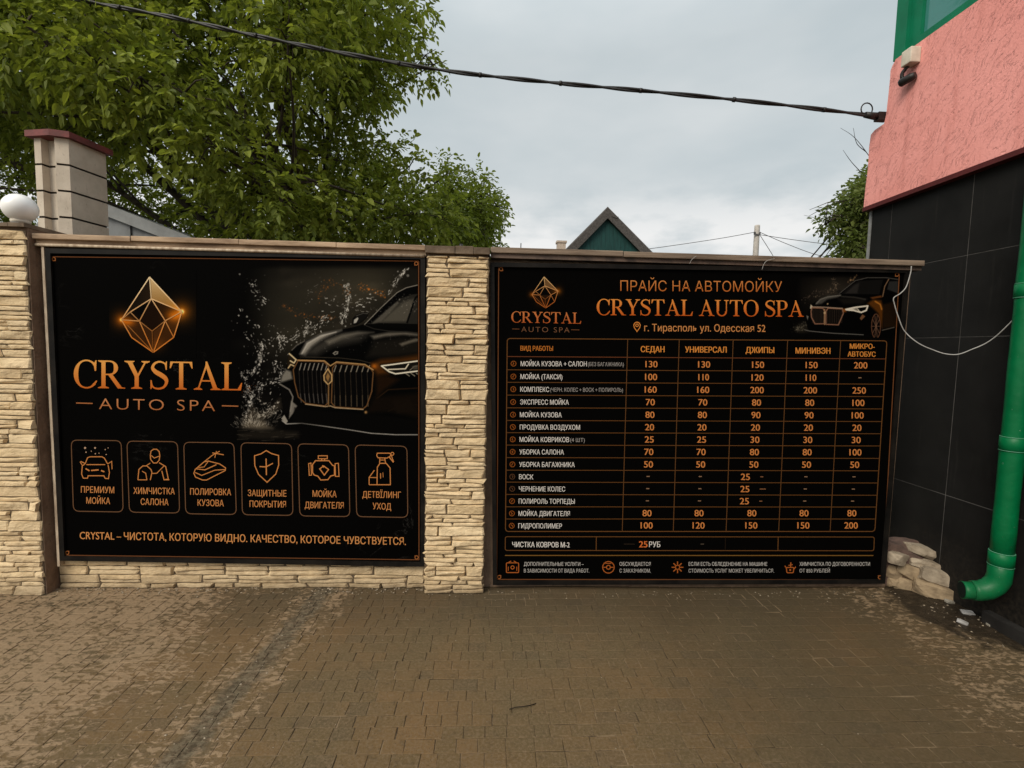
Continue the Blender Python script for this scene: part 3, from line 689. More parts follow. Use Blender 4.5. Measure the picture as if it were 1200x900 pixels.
# ------------------------------------------------------------------ left board: logo, car, six service tiles
def xz(u, v, Y): q = oy(u, v, Y); return (q[0], q[2])
YB = -0.055
lt, lp, ls = board('logo_board', 'black advertising board with golden crystal logo, dark car and six service icons', xz(53, 291, YB), xz(498.3, 298.5, YB), xz(498, 664, YB), xz(70.5, 657, YB), -0.012, 0.045, 0.028)
put('edge_angle', B().hexa([(oy(49, 290, -.05)[0], y, z) for y, z in ((-.055, 2.112), (-.012, 2.112), (-.012, .16), (-.055, .16))],
                           [(oy(52, 290, -.05)[0], y, z) for y, z in ((-.055, 2.112), (-.012, 2.112), (-.012, .16), (-.055, .16))]).mesh('angle'), MT['pale_edge_angle'], lt)
Y1, Y2 = ls - 0.001, ls - 0.0022
def border(A, TL, TR, BR, BL):
    cop = (122, 76, 46)
    for a, b in ((TL, TR), (TR, BR), (BR, BL), (BL, TL)): A.line(a, b, 1.0, cop)
    for c, sx_, sy_ in ((TL, 1, 1), (TR, -1, 1), (BR, -1, -1), (BL, 1, -1)):
        A.ring((c[0] + 2.8 * sx_, c[1] + 2.8 * sy_), 2.0, 0.9, (170, 104, 56), 8); A.dot((c[0] + 4.4 * sx_, c[1] + 4.4 * sy_), 0.9, (150, 92, 52))
A = Art(Y2); border(A, (60.2, 300.8), (490.6, 306), (491, 656), (76, 650.6)); A.build('border_line', lp)

P = Paint(128, 230, 315, 420, 2, BLACK)
C_ = CRY
P.fill([C_['apex'], C_['R'], C_['top']], lambda U, V: np.stack([245 - (V - 325) * 2.2, 208 - (V - 325) * 2.5, 150 - (V - 325) * 2.6], -1), .92)
P.fill([C_['apex'], C_['top'], C_['L']], lambda U, V: np.stack([22 + (U - 150) * .9, 17 + (U - 150) * .6, 12 + (U - 150) * .3], -1), .9)
P.fill([C_['top'], C_['mr'], C_['mid'], C_['ml']], (30, 17, 9)); P.fill([C_['top'], C_['R'], C_['mr']], (44, 26, 10))
P.fill([C_['ml'], C_['mid'], C_['bot']], (62, 36, 16)); P.fill([C_['mid'], C_['mr'], C_['bot']], (74, 42, 18))
P.fill([C_['L'], C_['ml'], C_['bot'], C_['ll']], (58, 33, 14)); P.fill([C_['mr'], C_['R'], C_['lr'], C_['bot']], (64, 36, 13))
P.glow(C_['R'], 9, 9, (235, 130, 20), .85, 1.3); P.glow(C_['R'], 2.4, 2.4, (255, 240, 190), .9)
P.glow((203, 370), 8, 6, (190, 95, 5), .6); P.glow(C_['L'], 7, 7, (225, 115, 15), .85, 1.3); P.glow(C_['L'], 1.8, 1.8, (255, 220, 150), .8)
P.glow((152, 377), 7, 5, (180, 90, 5), .55); P.glow((185, 405), 9, 8, (80, 40, 5), .5)
P.build('logo_picture', Y1, lp)
A = Art(Y2); crystal(A, lambda q: q, 1.25); A.build('logo_emblem', lp)
A = Art(Y2); serif_text(A, 'CRYSTAL', 86.0, 284.5, 454.4, 457.6, 32.6, lambda u, v: og(420, 458)(u, v) * 1.0)
A.text('AUTO SPA', 116, 252, 472.7, 475.2, 13.6, og(465, 483, (214, 146, 98), (176, 104, 58)), -0.012, 1.25)
A.line((89.2, 472.2), (108.5, 472.8), 1.3, (176, 110, 66)); A.line((260, 475.5), (279.2, 476), 1.3, (176, 110, 66)); A.build('company_lettering', lp)

def car_scale(u, v): return (320 + u / 4.739, 330 + v / 4.737)       # measured on an enlargement of the printed car
def c4(pts): return [car_scale(*q) for q in pts]
P = Paint(270, 489.5, 308, 519, 2, BLACK)
P.glow((410, 348), 105, 58, (36, 33, 26), 1.0, 2); P.glow((430, 330), 60, 28, (16, 15, 11), 1.0); P.glow((330, 360), 45, 40, (9, 9, 7), 1.0); P.glow((345, 400), 40, 30, (22, 20, 15), .9)
P.I[:] = np.maximum(P.I * np.clip((P.U - 270) / 45, 0, 1)[..., None] * np.clip((519 - P.Vv) / 40 + .0, 0, 1)[..., None] * np.clip((P.Vv - 308) / 8, 0, 1)[..., None], BLACK)
r2 = np.random.default_rng(5)
for _ in range(70): P.glow((r2.uniform(330, 490), r2.uniform(312, 400)), r2.uniform(5, 16), r2.uniform(3, 9), np.array((9, 8, 6.4)) * r2.uniform(-.7, .9), 1.0, 1.6)
for _ in range(30): P.glow((r2.uniform(285, 360), r2.uniform(380, 500)), r2.uniform(4, 12), r2.uniform(3, 9), np.array((9, 8, 6.6)) * r2.uniform(.1, .9), 1.0, 1.6)
def spray(pts, n, spread, rmax, col, amax):
    n = int(n * 1.1)
    Q = np.array(catmull(pts, 10)); k = r2.integers(0, len(Q), n); q = Q[k] + r2.normal(0, 1, (n, 2)) * spread
    P.dots(q, np.abs(r2.normal(0, 1, n)) ** 1.5 * rmax * .26 + .16, col, r2.random(n) * amax)
def tendril(pts, n, spread, col, amax, wmax=.8):
    Q = np.array(catmull(pts, 14))
    for _ in range(n):
        k = r2.integers(0, len(Q) - 4); p = Q[k] + r2.normal(0, 1, 2) * spread; m_ = r2.integers(2, 5); pp = [p]
        tg = Q[min(k + 4, len(Q) - 1)] - Q[k]; tg = tg / (np.hypot(*tg) + 1e-6)
        for i in range(m_): pp.append(pp[-1] + tg * r2.uniform(.3, 1.1) * (1 if r2.random() < .5 else -1 if i == 0 else 1) + r2.normal(0, .5, 2))
        P.stroke([tuple(q) for q in pp], r2.uniform(.25, wmax), col, r2.random() ** .6 * amax, .6)
def c2(pts): return [(280 + a / 3.75, 270 + b / 3.75) for a, b in pts]
for pts, n, sp in (([(60, 230), (80, 290), (140, 330)], 45, 2.5), ([(470, 240), (480, 300), (470, 360), (440, 420)], 130, 2.2), ([(740, 170), (700, 210), (655, 290)], 90, 1.6),
                   ([(300, 400), (290, 440), (220, 480), (180, 470), (190, 520)], 150, 2.6), ([(100, 500), (95, 550), (80, 600), (60, 640)], 110, 2.2), ([(20, 620), (40, 700), (60, 740), (40, 780)], 120, 2.5),
                   ([(160, 580), (190, 650), (100, 680), (80, 720)], 120, 3.2), ([(390, 380), (330, 430), (280, 460)], 90, 3), ([(0, 400), (200, 600), (180, 800)], 160, 14), ([(300, 300), (500, 320), (600, 330)], 110, 10)):
    tendril(c2(pts), int(n * .55), sp * .8, (226, 220, 208), 1.0); spray(c2(pts), n // 2, sp * 1.6, 1.0, (206, 200, 188), .8)
spray(c2([(350, 300), (400, 230), (480, 270)]), 90, 3, .8, (200, 110, 40), .7); spray(c2([(520, 240), (590, 265), (640, 285)]), 110, 2.2, .8, (215, 122, 44), .85)
spray(c2([(190, 330), (280, 375), (350, 385), (420, 385)]), 120, 2.2, .8, (205, 112, 40), .8); spray(c2([(30, 690), (60, 700)]), 20, 4, .8, (215, 120, 50), .8)
# splash at the wheel
def c6(pts): return [(280 + a / 11.26, 440 + b / 11.25) for a, b in pts]
P.fill(c6([(20, 690), (60, 600), (110, 480), (180, 390), (230, 470), (320, 500), (420, 440), (540, 310), (560, 420), (470, 480), (400, 540), (330, 580), (360, 640), (460, 690), (300, 720), (150, 690)]), (84, 74, 60), .55, 7)
P.fill(c6([(60, 690), (120, 620), (230, 640), (340, 600), (360, 660), (440, 700), (250, 710)]), (140, 128, 108), .5, 6)
for k in range(260):
    a = np.array([r2.normal(200, 130), 690 - abs(r2.normal(0, 110))]); L = r2.uniform(15, 75); an = -math.pi / 2 + (a[0] - 200) / 260 + r2.normal(0, .45)
    P.stroke(c6([a, a + (L * math.cos(an), L * math.sin(an) * .9)]), r2.uniform(.2, .6), (224, 213, 194), r2.random() * .6, .7)
spray(c6([(110, 150), (90, 300), (130, 400), (60, 560)]), 70, 1.2, .9, (220, 214, 202), .9); spray(c6([(240, 290), (340, 380), (430, 440), (540, 320)]), 70, 1.6, .9, (216, 206, 190), .9)
spray(c6([(60, 600), (200, 520), (400, 500), (440, 430)]), 160, 3.0, .8, (226, 216, 198), .8)
P.fill(c6([(0, 760), (200, 730), (500, 720), (788, 740), (788, 820), (300, 840), (0, 830)]), (46, 40, 32), .55, 5)
for k in range(26):
    a = (r2.uniform(-60, 700), r2.uniform(730, 860)); P.stroke(c6([a, (a[0] + r2.uniform(40, 160), a[1] + r2.uniform(-14, 10))]), .5, (108, 98, 82), r2.random() * .5, .8)
# body
P.fill(c4([(823, 12), (740, 32), (690, 58), (600, 140), (505, 236), (450, 252), (370, 268), (270, 288), (190, 322), (125, 358), (92, 395), (78, 440), (72, 485), (48, 520), (38, 575), (44, 640), (58, 715), (48, 770), (72, 795), (300, 812), (540, 842), (823, 852)]), (5, 5, 4.5), 1, .8)
P.stroke(c4([(823, 14), (740, 34), (690, 60), (600, 144), (508, 238)]), 1.0, (150, 142, 128), .9)
# windscreen and side glass
P.fill(c4([(823, 66), (770, 72), (712, 92), (640, 152), (548, 236), (600, 244), (823, 258)]), (40, 38, 33), 1, 1.2); P.fill(c4([(598, 226), (660, 165), (725, 112), (785, 95), (772, 150), (745, 222)]), (88, 83, 72), .85, 4); P.fill(c4([(540, 236), (640, 150), (690, 108), (700, 120), (600, 222)]), (112, 106, 94), .6, 2)
P.fill(c4([(520, 238), (600, 230), (823, 236), (823, 264), (600, 250)]), (7, 7, 6), 1)
P.stroke(c4([(745, 226), (790, 92), (823, 60)]), 2.2, (6, 6, 5), 1, 1.0)
spray(c4([(540, 220), (620, 150), (700, 90), (780, 130), (700, 190)]), 130, 5, .6, (168, 160, 146), .7)
P.fill(c4([(440, 240), (442, 205), (462, 184), (500, 170), (532, 174), (524, 198), (492, 226), (462, 242)]), (7, 7, 6)); P.fill(c4([(445, 215), (462, 190), (500, 176), (528, 178), (520, 195), (490, 222), (460, 238), (446, 234)]), (20, 19, 17)); P.fill(c4([(448, 232), (450, 212), (470, 198), (474, 206), (462, 228)]), (200, 194, 182), .9)
P.stroke(c4([(462, 190), (500, 176), (526, 178)]), .7, (92, 88, 80), .9)
# bonnet lights
P.fill(c4([(150, 402), (185, 335), (270, 290), (380, 270), (330, 292), (268, 322), (215, 362), (178, 408)]), (176, 168, 154), .9, 4.5)
P.fill(c4([(175, 405), (230, 350), (300, 312), (400, 290), (520, 300), (480, 330), (330, 360), (240, 408)]), (66, 62, 55), .8, 9)
P.stroke(c4([(160, 400), (190, 345), (262, 302), (350, 280)]), 1.1, (210, 202, 188), .7, 1.6)
P.stroke(c4([(105, 380), (130, 355), (175, 330)]), 1.0, (120, 114, 104), .9, 1.2)
P.fill(c4([(290, 330), (380, 292), (470, 276), (560, 282), (470, 296), (380, 318), (310, 350)]), (120, 113, 100), .75, 4)
P.fill(c4([(540, 300), (640, 282), (740, 280), (823, 292), (823, 304), (720, 296), (620, 306), (560, 320)]), (124, 116, 102), .8, 3.5)
P.fill(c4([(560, 330), (700, 312), (823, 318), (823, 400), (640, 420), (520, 420)]), (30, 27, 22), .8, 8)
P.fill(c4([(700, 345), (780, 318), (823, 312), (823, 326), (760, 342), (715, 358)]), (112, 104, 90), .8, 2.5)
P.stroke(c4([(505, 240), (560, 262), (640, 274), (823, 285)]), .9, (46, 43, 38), .9)
P.stroke(c4([(150, 418), (240, 420), (370, 424), (480, 436), (540, 452)]), .8, (70, 62, 50), .8)
P.dots(np.array(c4([(a, b) for a, b in zip(r2.uniform(180, 800, 90), r2.uniform(285, 400, 90))])), r2.uniform(.2, .5, 90), (150, 144, 134), r2.random(90) * .5)
P.fill(c4([(330, 398), (345, 386), (362, 388), (360, 402), (342, 408)]), (140, 134, 122)); P.fill(c4([(338, 398), (350, 391), (357, 395), (346, 403)]), (40, 38, 36))
# amber light on the wing and bumper
P.fill(c4([(545, 452), (600, 432), (700, 424), (823, 405), (823, 440), (700, 450), (600, 462), (640, 512), (580, 520), (550, 480)]), (100, 56, 18), .75, 6); P.glow(car_scale(560, 470), 4, 3, (130, 66, 10), .8)
P.fill(c4([(570, 520), (640, 520), (700, 545), (620, 600), (575, 640)]), (40, 23, 10), .75, 6); P.stroke(c4([(575, 650), (640, 600), (823, 590)]), .8, (70, 44, 22), .8, 1.5); P.stroke(c4([(640, 720), (700, 690), (823, 680)]), .7, (52, 40, 28), .8, 1.5); P.fill(c4([(660, 660), (760, 650), (790, 720), (690, 730)]), (26, 22, 18), .8, 3); P.fill(c4([(560, 640), (823, 620), (823, 760), (640, 720), (520, 730)]), (22, 15, 9), .8, 6)
# headlamps
P.fill(c4([(596, 466), (823, 434), (823, 500), (690, 514), (640, 500)]), (24, 21, 18)); P.stroke(c4([(823, 494), (680, 512), (645, 500), (602, 468), (680, 458), (823, 438)]), 1.6, (255, 246, 220), 1, .9)
P.stroke(c4([(640, 488), (735, 484), (752, 458)]), 1.4, (248, 234, 204), .95); P.stroke(c4([(760, 492), (785, 470), (823, 468)]), .9, (160, 150, 130), .8); P.fill(c4([(770, 470), (800, 462), (823, 460), (823, 485), (780, 488)]), (90, 84, 72), .7)
for a in (735, 765, 795): P.stroke(c4([(a, 508), (a + 22, 524)]), 0.9, (190, 180, 156), .8)
P.fill(c4([(88, 396), (130, 432), (118, 470), (84, 486), (78, 450)]), (36, 28, 18)); P.stroke(c4([(90, 400), (128, 434), (116, 452), (96, 440)]), 1.5, (232, 208, 160), .95); P.stroke(c4([(84, 480), (98, 460), (116, 468)]), 1.4, (220, 190, 140), .9)
# left corner of the bumper
P.fill(c4([(72, 488), (100, 500), (108, 540), (60, 555), (40, 560), (50, 520)]), (138, 132, 120), .9, 3); P.stroke(c4([(40, 570), (90, 600), (110, 640), (96, 720)]), 1.6, (128, 122, 112), .9)
P.fill(c4([(46, 590), (86, 610), (100, 660), (84, 730), (62, 730), (48, 650)]), (10, 9, 8)); P.fill(c4([(100, 660), (134, 690), (112, 730), (88, 762), (92, 720)]), (140, 133, 122), .85, 1.5); P.fill(c4([(46, 760), (62, 740), (82, 775), (70, 792)]), (170, 163, 150), .9)
P.stroke(c4([(50, 772), (74, 790), (160, 786), (280, 802), (420, 822), (545, 842), (680, 850), (823, 850)]), 1.1, (176, 170, 160), .9)
P.fill(c4([(120, 700), (300, 720), (520, 735), (823, 770), (823, 842), (560, 836), (300, 800), (110, 782)]), (9, 8, 7), .9, 3)
# grille: two framed openings with upright bars
GL = [(138, 440), (282, 444), (306, 470), (312, 500), (306, 672), (288, 690), (180, 676), (140, 640), (120, 560), (112, 490)]
GR = [(330, 480), (352, 452), (505, 466), (545, 486), (556, 505), (548, 610), (520, 690), (500, 706), (345, 696), (324, 672)]
for g in (GL, GR): P.fill(c4(g), (8, 7, 7))
for k in range(7):
    x = 146 + k * 24; P.stroke(c4([(x + 10, 455), (x - 2, 500), (x + 4, 610), (x + 10, 668 + k)]), .6, (62, 56, 50), .9); P.stroke(c4([(x + 12, 454), (x + 1, 490)]), .9, (186, 178, 162), .85, 1.0); P.stroke(c4([(x + 5, 624), (x + 11, 670 + k)]), .9, (104, 98, 92), .7, 1.0)
for k in range(7):
    x = 338 + k * 31; P.stroke(c4([(x + 10, 466), (x - 2, 505), (x + 3, 620), (x + 4, 692)]), .6, (66, 56, 44), .9); P.stroke(c4([(x + 12, 466), (x + 1, 500)]), .9, (190, 180, 158), .85, 1.0); P.stroke(c4([(x + 3, 632), (x + 4, 692)]), .9, (104, 88, 66), .7, 1.0)
for g in (GL, GR): P.stroke(c4(g + [g[0]]), 1.3, (112, 78, 46), 1)
P.stroke(c4([(135, 436), (285, 440), (318, 468), (352, 446), (510, 460), (556, 490)]), 1.3, (196, 152, 96), .95); P.stroke(c4([(180, 680), (290, 694), (318, 690), (345, 700), (500, 710)]), 1.2, (188, 160, 122), .9)
P.fill(c4([(304, 484), (326, 518), (326, 552), (306, 572), (284, 548), (282, 520)]), (66, 50, 32)); P.stroke(c4([(304, 484), (326, 518), (326, 552), (306, 572), (284, 548), (282, 520), (304, 484)]), 1.3, (206, 168, 112), 1); P.fill(c4([(304, 505), (315, 525), (305, 555), (294, 530)]), (150, 112, 64)); P.stroke(c4([(308, 572), (308, 690)]), 1.5, (132, 100, 62), .9)
P.glow(car_scale(515, 725), 1.6, 1.6, (200, 150, 90), .9)
P.build('car_picture', Y1, lp)

# six service tiles
TILES = [((83.4, 515.7), (142, 516.4), (144.3, 600), (86, 599)), ((148.7, 516.9), (208, 517.6), (210.5, 601.2), (151.6, 600.2)), ((215.3, 518.2), (274.1, 518.9), (277, 603), (217.6, 602)),
         ((282.3, 518.8), (341.7, 520), (343.3, 604), (284, 603.2)), ((349, 520), (408.4, 521.4), (410, 605.4), (351.3, 604.6)), ((416.1, 521.4), (476.9, 523), (477.9, 606.4), (418, 605.4))]
TXT = [(('ПРЕМИУМ', 94.9, 133.8, 573.8), ('МОЙКА', 101.2, 129, 586.6)), (('ХИМЧИСТКА', 156.4, 204.7, 575.2), ('САЛОНА', 164.9, 197.4, 588)), (('ПОЛИРОВКА', 222.9, 270.8, 576.2), ('КУЗОВА', 231.6, 262.2, 589.2)),
       (('ЗАЩИТНЫЕ', 290.5, 335.6, 577.8), ('ПОКРЫТИЯ', 292.5, 335, 590.6)), (('МОЙКА', 366.3, 394.4, 578.6), ('ДВИГАТЕЛЯ', 357.2, 402.7, 591.9)), (('ДЕТВЇЛИНГ', 424.7, 469.8, 579.6), ('УХОД', 436.8, 458.3, 593.2))]
IC = (214, 140, 78)
def px(k, pts):      # icon sketches were measured on enlargements of tiles 1-3 and 4-6
    o = (60, 500) if k < 3 else (280, 500); return [(o[0] + a / 5.217, o[1] + b / 5.217) for a, b in pts]
def icon(A, k):
    r = lambda pts, w=1.05, cl=False: A.ribbon(px(k, pts), w, IC, cl)
    if k == 0:
        r([(208, 226), (222, 190), (238, 184), (310, 184), (325, 192), (345, 228)]); r([(215, 232), (330, 232)], 1.0)
        r([(208, 226), (190, 240), (186, 290), (196, 315), (222, 315), (226, 300), (322, 300), (330, 316), (350, 318), (356, 280), (348, 235)]); r([(180, 212), (205, 224)]); r([(176, 214), (190, 236)], .9)
        r([(210, 256), (234, 270)], 1.5); r([(244, 268), (290, 264)], 1.5); r([(305, 268), (325, 276)], 1.5); r([(345, 228), (370, 212), (372, 260)], .9)
        for a, b, s_ in ((207, 130, 1.5), (213, 156, 1.0), (268, 130, 1.3), (270, 165, .9), (245, 150, .7), (292, 162, .7), (330, 140, .8), (336, 170, .8), (348, 130, .7)): A.dot(px(k, [(a, b)])[0], s_ * .8, (206, 170, 140))
    elif k == 1:
        r([(606, 175), (610, 150), (625, 138), (645, 138), (660, 152), (664, 178), (660, 205), (645, 222), (625, 222), (608, 200)], 1.05, True); r([(612, 176), (630, 192), (660, 180)], .9)
        r([(530, 325), (536, 262), (560, 240), (585, 240), (610, 262), (616, 280), (606, 326)]); r([(530, 325), (585, 325), (578, 285), (556, 272)], .9); r([(606, 222), (580, 240)], .9); r([(660, 220), (700, 244), (716, 320), (690, 325), (676, 270)]); r([(690, 240), (645, 285), (618, 286)], .9); r([(690, 325), (722, 325)], .9)
    elif k == 2:
        r([(872, 285), (880, 262), (935, 215), (960, 210), (1030, 228), (1066, 252), (1064, 268), (950, 326), (925, 326), (882, 308)], 1.05, True); r([(888, 258), (940, 264), (1010, 232)]); r([(880, 280), (920, 298), (1000, 266), (1062, 262)], .95); r([(935, 215), (985, 175), (1030, 150)], .95); r([(985, 160), (1055, 172)], 1.0); r([(1010, 150), (1000, 190)], .8); r([(900, 250), (935, 246), (960, 212)], .8)
    elif k == 3:
        r([(167, 146), (200, 165), (242, 176), (243, 235), (225, 290), (172, 340), (120, 292), (97, 238), (95, 178), (135, 166)], 1.15, True); r([(166, 195), (168, 296)], 1.3); r([(126, 244), (165, 246), (208, 224)], 1.2)
    elif k == 4:
        r([(450, 232), (468, 208), (550, 208), (572, 236), (584, 240), (584, 296), (560, 302), (544, 324), (500, 326), (482, 302), (460, 296), (450, 280)], 1.15, True); r([(485, 178), (540, 178), (540, 196), (485, 196)], 1.0, True); r([(506, 196), (506, 208)], 1.2); r([(524, 196), (524, 208)], 1.2)
        r([(426, 226), (440, 222), (444, 296), (430, 298)], 1.0, True); r([(444, 240), (452, 240)]); r([(588, 226), (608, 224), (612, 304), (590, 304)], 1.0, True); r([(494, 258), (518, 240), (548, 262), (522, 296)], 1.2, True); r([(510, 236), (520, 250)], 1.0)
    else:
        r([(846, 162), (920, 162), (930, 170), (925, 180), (905, 192), (850, 190), (842, 176)], 1.05, True); A.ring(px(k, [(938, 166)])[0], 1.8, .9, IC, 8); r([(918, 185), (945, 218)], 1.3); r([(930, 172), (946, 216)], .9)
        r([(862, 194), (860, 222)]); r([(892, 194), (896, 222)]); r([(862, 204), (894, 204)], .9)
        r([(844, 355), (846, 248), (862, 224), (900, 224), (924, 252), (926, 355)], 1.1, True); r([(796, 355), (796, 310), (828, 266)]); r([(796, 310), (842, 312)], .9); r([(796, 355), (842, 355)], 1.0); r([(866, 285), (866, 318)], 1.0); r([(880, 280), (882, 310)], .6)
for k in range(6):
    A = Art(Y2); A.rrect(*TILES[k], 7.0, 1.0, TILEL); icon(A, k)
    for body, a, b, y in TXT[k]: A.text(body, a, b, y - .3, y + .4, 7.6, (212, 142, 84), 0.006)
    A.build('service_tile', lp)
A = Art(Y2); A.text('CRYSTAL – ЧИСТОТА, КОТОРУЮ ВИДНО. КАЧЕСТВО, КОТОРОЕ ЧУВСТВУЕТСЯ.', 93.5, 475.5, 627.2, 634.2, 8.9, (222, 152, 90), 0.008); A.build('slogan_lettering', lp)

# ------------------------------------------------------------------ right board: price list
YB = -0.05
rt, rp_, rs = board('price_board', 'tall black price board with orange table of car wash prices in five columns', xz(574.5, 307.5, YB), xz(1066.5, 315, YB), xz(1037, 684, YB), xz(577.5, 685.5, YB), -0.002, 0.05, 0.026, sheetmat='sheet2')
Y1, Y2 = rs - 0.001, rs - 0.0022
A = Art(Y2); border(A, (584.4, 312.6), (1054, 319), (1034, 679.4), (582.2, 679)); A.build('border_line', rp_)
def fsm(q): return (623.4 + (q[0] - 142.3) / 70.8 * 30.6, 324.4 + (q[1] - 324.6) / 88.4 * 36.6)
P = Paint(616, 662, 320, 364, 2, BLACK); sm = {k: fsm(q) for k, q in CRY.items()}
P.fill([sm['apex'], sm['R'], sm['top']], (128, 94, 58), .9); P.fill([sm['ml'], sm['mr'], sm['bot']], (40, 23, 11)); P.fill([sm['top'], sm['R'], sm['mr']], (40, 23, 9)); P.fill([sm['L'], sm['ml'], sm['bot'], sm['ll']], (34, 19, 9))
P.glow(sm['R'], 3.2, 3.2, (220, 120, 20), .8, 1.3); P.glow(sm['L'], 2.6, 2.6, (205, 105, 15), .8, 1.3); P.glow((633, 356), 6, 4, (40, 20, 4), .6); P.build('logo_picture', Y1, rp_)
A = Art(Y2); crystal(A, fsm, 0.75, (228, 186, 128), (182, 100, 44)); serif_text(A, 'CRYSTAL', 599, 681.4, 377.8, 379.4, 12.9, og(365, 380, (214, 130, 74), (186, 92, 44)))
A.text('AUTO SPA', 611, 667.4, 385.6, 386.6, 6.4, (132, 92, 66), -0.012, 1.3); A.line((600.4, 385.4), (608.6, 385.6), .8, (112, 72, 48)); A.line((669.4, 386.4), (679, 386.6), .8, (112, 72, 48)); A.build('company_logo', rp_)
A = Art(Y2); A.text('ПРАЙС НА АВТОМОЙКУ', 727, 916.4, 334.7, 335.9, 12.6, og(328, 342, (226, 146, 80), (196, 108, 48)), -0.008); A.build('title_lettering', rp_)
A = Art(Y2); serif_text(A, 'CRYSTAL AUTO SPA', 699, 942, 369.2, 371.2, 18.8, og(350, 371, (244, 158, 74), (206, 94, 32))); A.build('company_lettering', rp_)
A = Art(Y2)
A.ribbon([(746.5, 388.5), (743.4, 384), (742.6, 381), (744, 378.4), (746.5, 377.4), (749, 378.4), (750.4, 381), (749.6, 384)], 1.0, ORANGE, True); A.ring((746.5, 381.2), 1.6, .9, ORANGE, 8)
A.text('г. Тирасполь ул. Одесская 52', 755, 897, 383.8, 384.6, 8.6, (216, 146, 86), 0.004); A.build('address_lettering', rp_)
# small car
def cs(a, b): return (930 + a / 8.571, 310 + b / 8.566)
def s8(pts): return [cs(*q) for q in pts]
P = Paint(926, 1053, 321, 395.5, 2, BLACK)
P.glow((980, 342), 36, 20, (36, 32, 26), 1); P.glow((935, 385), 14, 6, (40, 36, 28), .9); P.I[:] = np.maximum(P.I * np.clip((P.U - 926) / 14, 0, 1)[..., None] * np.clip((P.Vv - 321) / 5, 0, 1)[..., None] * np.clip((395.5 - P.Vv) / 6, 0, 1)[..., None] * np.clip((1053 - P.U) / 2, 0, 1)[..., None], BLACK)
spray(s8([(640, 80), (600, 140), (540, 180)]), 60, 1.2, .5, (170, 130, 90), .8); spray(s8([(400, 150), (420, 220), (350, 280), (230, 290), (120, 350)]), 150, 2.2, .5, (150, 128, 104), .8); spray(s8([(130, 600), (60, 640), (10, 650)]), 140, 2.2, .6, (150, 140, 120), .6)
P.fill(s8([(1050, 150), (930, 130), (740, 130), (620, 160), (520, 240), (450, 295), (330, 320), (240, 360), (180, 400), (165, 440), (140, 500), (125, 560), (140, 640), (160, 680), (400, 690), (700, 710), (780, 720), (800, 770), (1050, 700)]), (5, 5, 5))
P.stroke(s8([(1050, 150), (930, 132), (740, 132), (620, 162), (520, 242), (455, 295)]), .9, (84, 80, 74), .9)
P.fill(s8([(480, 295), (560, 220), (650, 165), (900, 150), (860, 300)]), (20, 19, 18)); P.fill(s8([(520, 290), (610, 205), (660, 185), (640, 290)]), (46, 43, 40), .8, 2); P.fill(s8([(960, 170), (1050, 165), (1050, 290), (940, 250)]), (46, 46, 45), .9, 1.5)
P.stroke(s8([(955, 148), (915, 220), (895, 320)]), 1.2, (128, 98, 72), .95); P.fill(s8([(430, 270), (460, 250), (480, 262), (455, 295)]), (30, 28, 25))
P.fill(s8([(220, 400), (270, 352), (350, 322), (470, 312), (440, 330), (340, 350), (280, 395)]), (96, 92, 84), .7, 2.5); P.fill(s8([(440, 340), (600, 335), (740, 345), (700, 395), (500, 400)]), (30, 27, 23), .7, 4); P.stroke(s8([(230, 390), (270, 350), (340, 325), (470, 308)]), 1.5, (128, 122, 112), .85, 1.5); P.stroke(s8([(480, 320), (620, 330), (720, 350)]), 1.4, (64, 60, 54), .8, 1.5)
P.fill(s8([(740, 390), (800, 350), (880, 360), (900, 440), (890, 640), (850, 490), (800, 440)]), (104, 58, 16), .8, 3); P.fill(s8([(770, 330), (880, 310), (890, 330), (790, 345)]), (128, 72, 30), .75, 1.5); P.stroke(s8([(820, 370), (870, 400), (885, 450)]), 1.3, (224, 140, 50), .8, 1.5); P.fill(s8([(470, 450), (520, 440), (530, 475), (490, 480)]), (150, 84, 28), .9, 2)
P.fill(s8([(900, 400), (1050, 360), (1050, 620), (900, 640)]), (38, 24, 12), .8, 3); P.stroke(s8([(890, 660), (1010, 630)]), 1.0, (92, 84, 74), .9)
P.stroke(s8([(525, 450), (620, 430), (745, 415), (730, 460), (680, 480), (600, 460), (530, 455)]), 1.8, (232, 222, 202), 1); P.stroke(s8([(560, 450), (640, 445), (660, 470)]), 1.2, (226, 214, 192), .9); P.fill(s8([(172, 400), (192, 420), (182, 450), (165, 440)]), (206, 192, 164)); P.fill(s8([(128, 510), (150, 520), (140, 560)]), (128, 122, 112), .9)
P.fill(s8([(690, 500), (720, 520), (680, 560), (665, 540)]), (140, 96, 64), .8)
for g in ([(185, 435), (295, 438), (312, 470), (308, 595), (215, 595), (180, 530), (175, 470)], [(325, 470), (345, 438), (490, 445), (500, 490), (450, 605), (325, 600)]):
    P.fill(s8(g), (10, 9, 8))
    xs = np.linspace(min(q[0] for q in g) + 14, max(q[0] for q in g) - 16, 9)
    for x in xs: P.stroke(s8([(x, 452), (x, 585)]), .5, (66, 52, 42), .9)
    P.stroke(s8(g + [g[0]]), 1.3, (138, 98, 76), 1)
P.stroke(s8([(185, 425), (300, 428), (490, 440)]), 1.2, (166, 140, 118), .9); P.stroke(s8([(312, 450), (312, 600)]), 1.6, (150, 116, 84), .95); P.dots(np.array(s8([(312, 485), (342, 395)])), [1.3, .9], (190, 160, 120), [1, .9])
P.stroke(s8([(110, 655), (160, 668), (400, 690), (700, 705)]), .9, (112, 108, 102), .9)
wc = cs(828, 620)
for a in np.linspace(0, 2 * math.pi, 11)[:-1]: P.stroke([wc, (wc[0] + 4.6 * math.cos(a), wc[1] + 13 * math.sin(a))], .7, (128, 92, 70), .85)
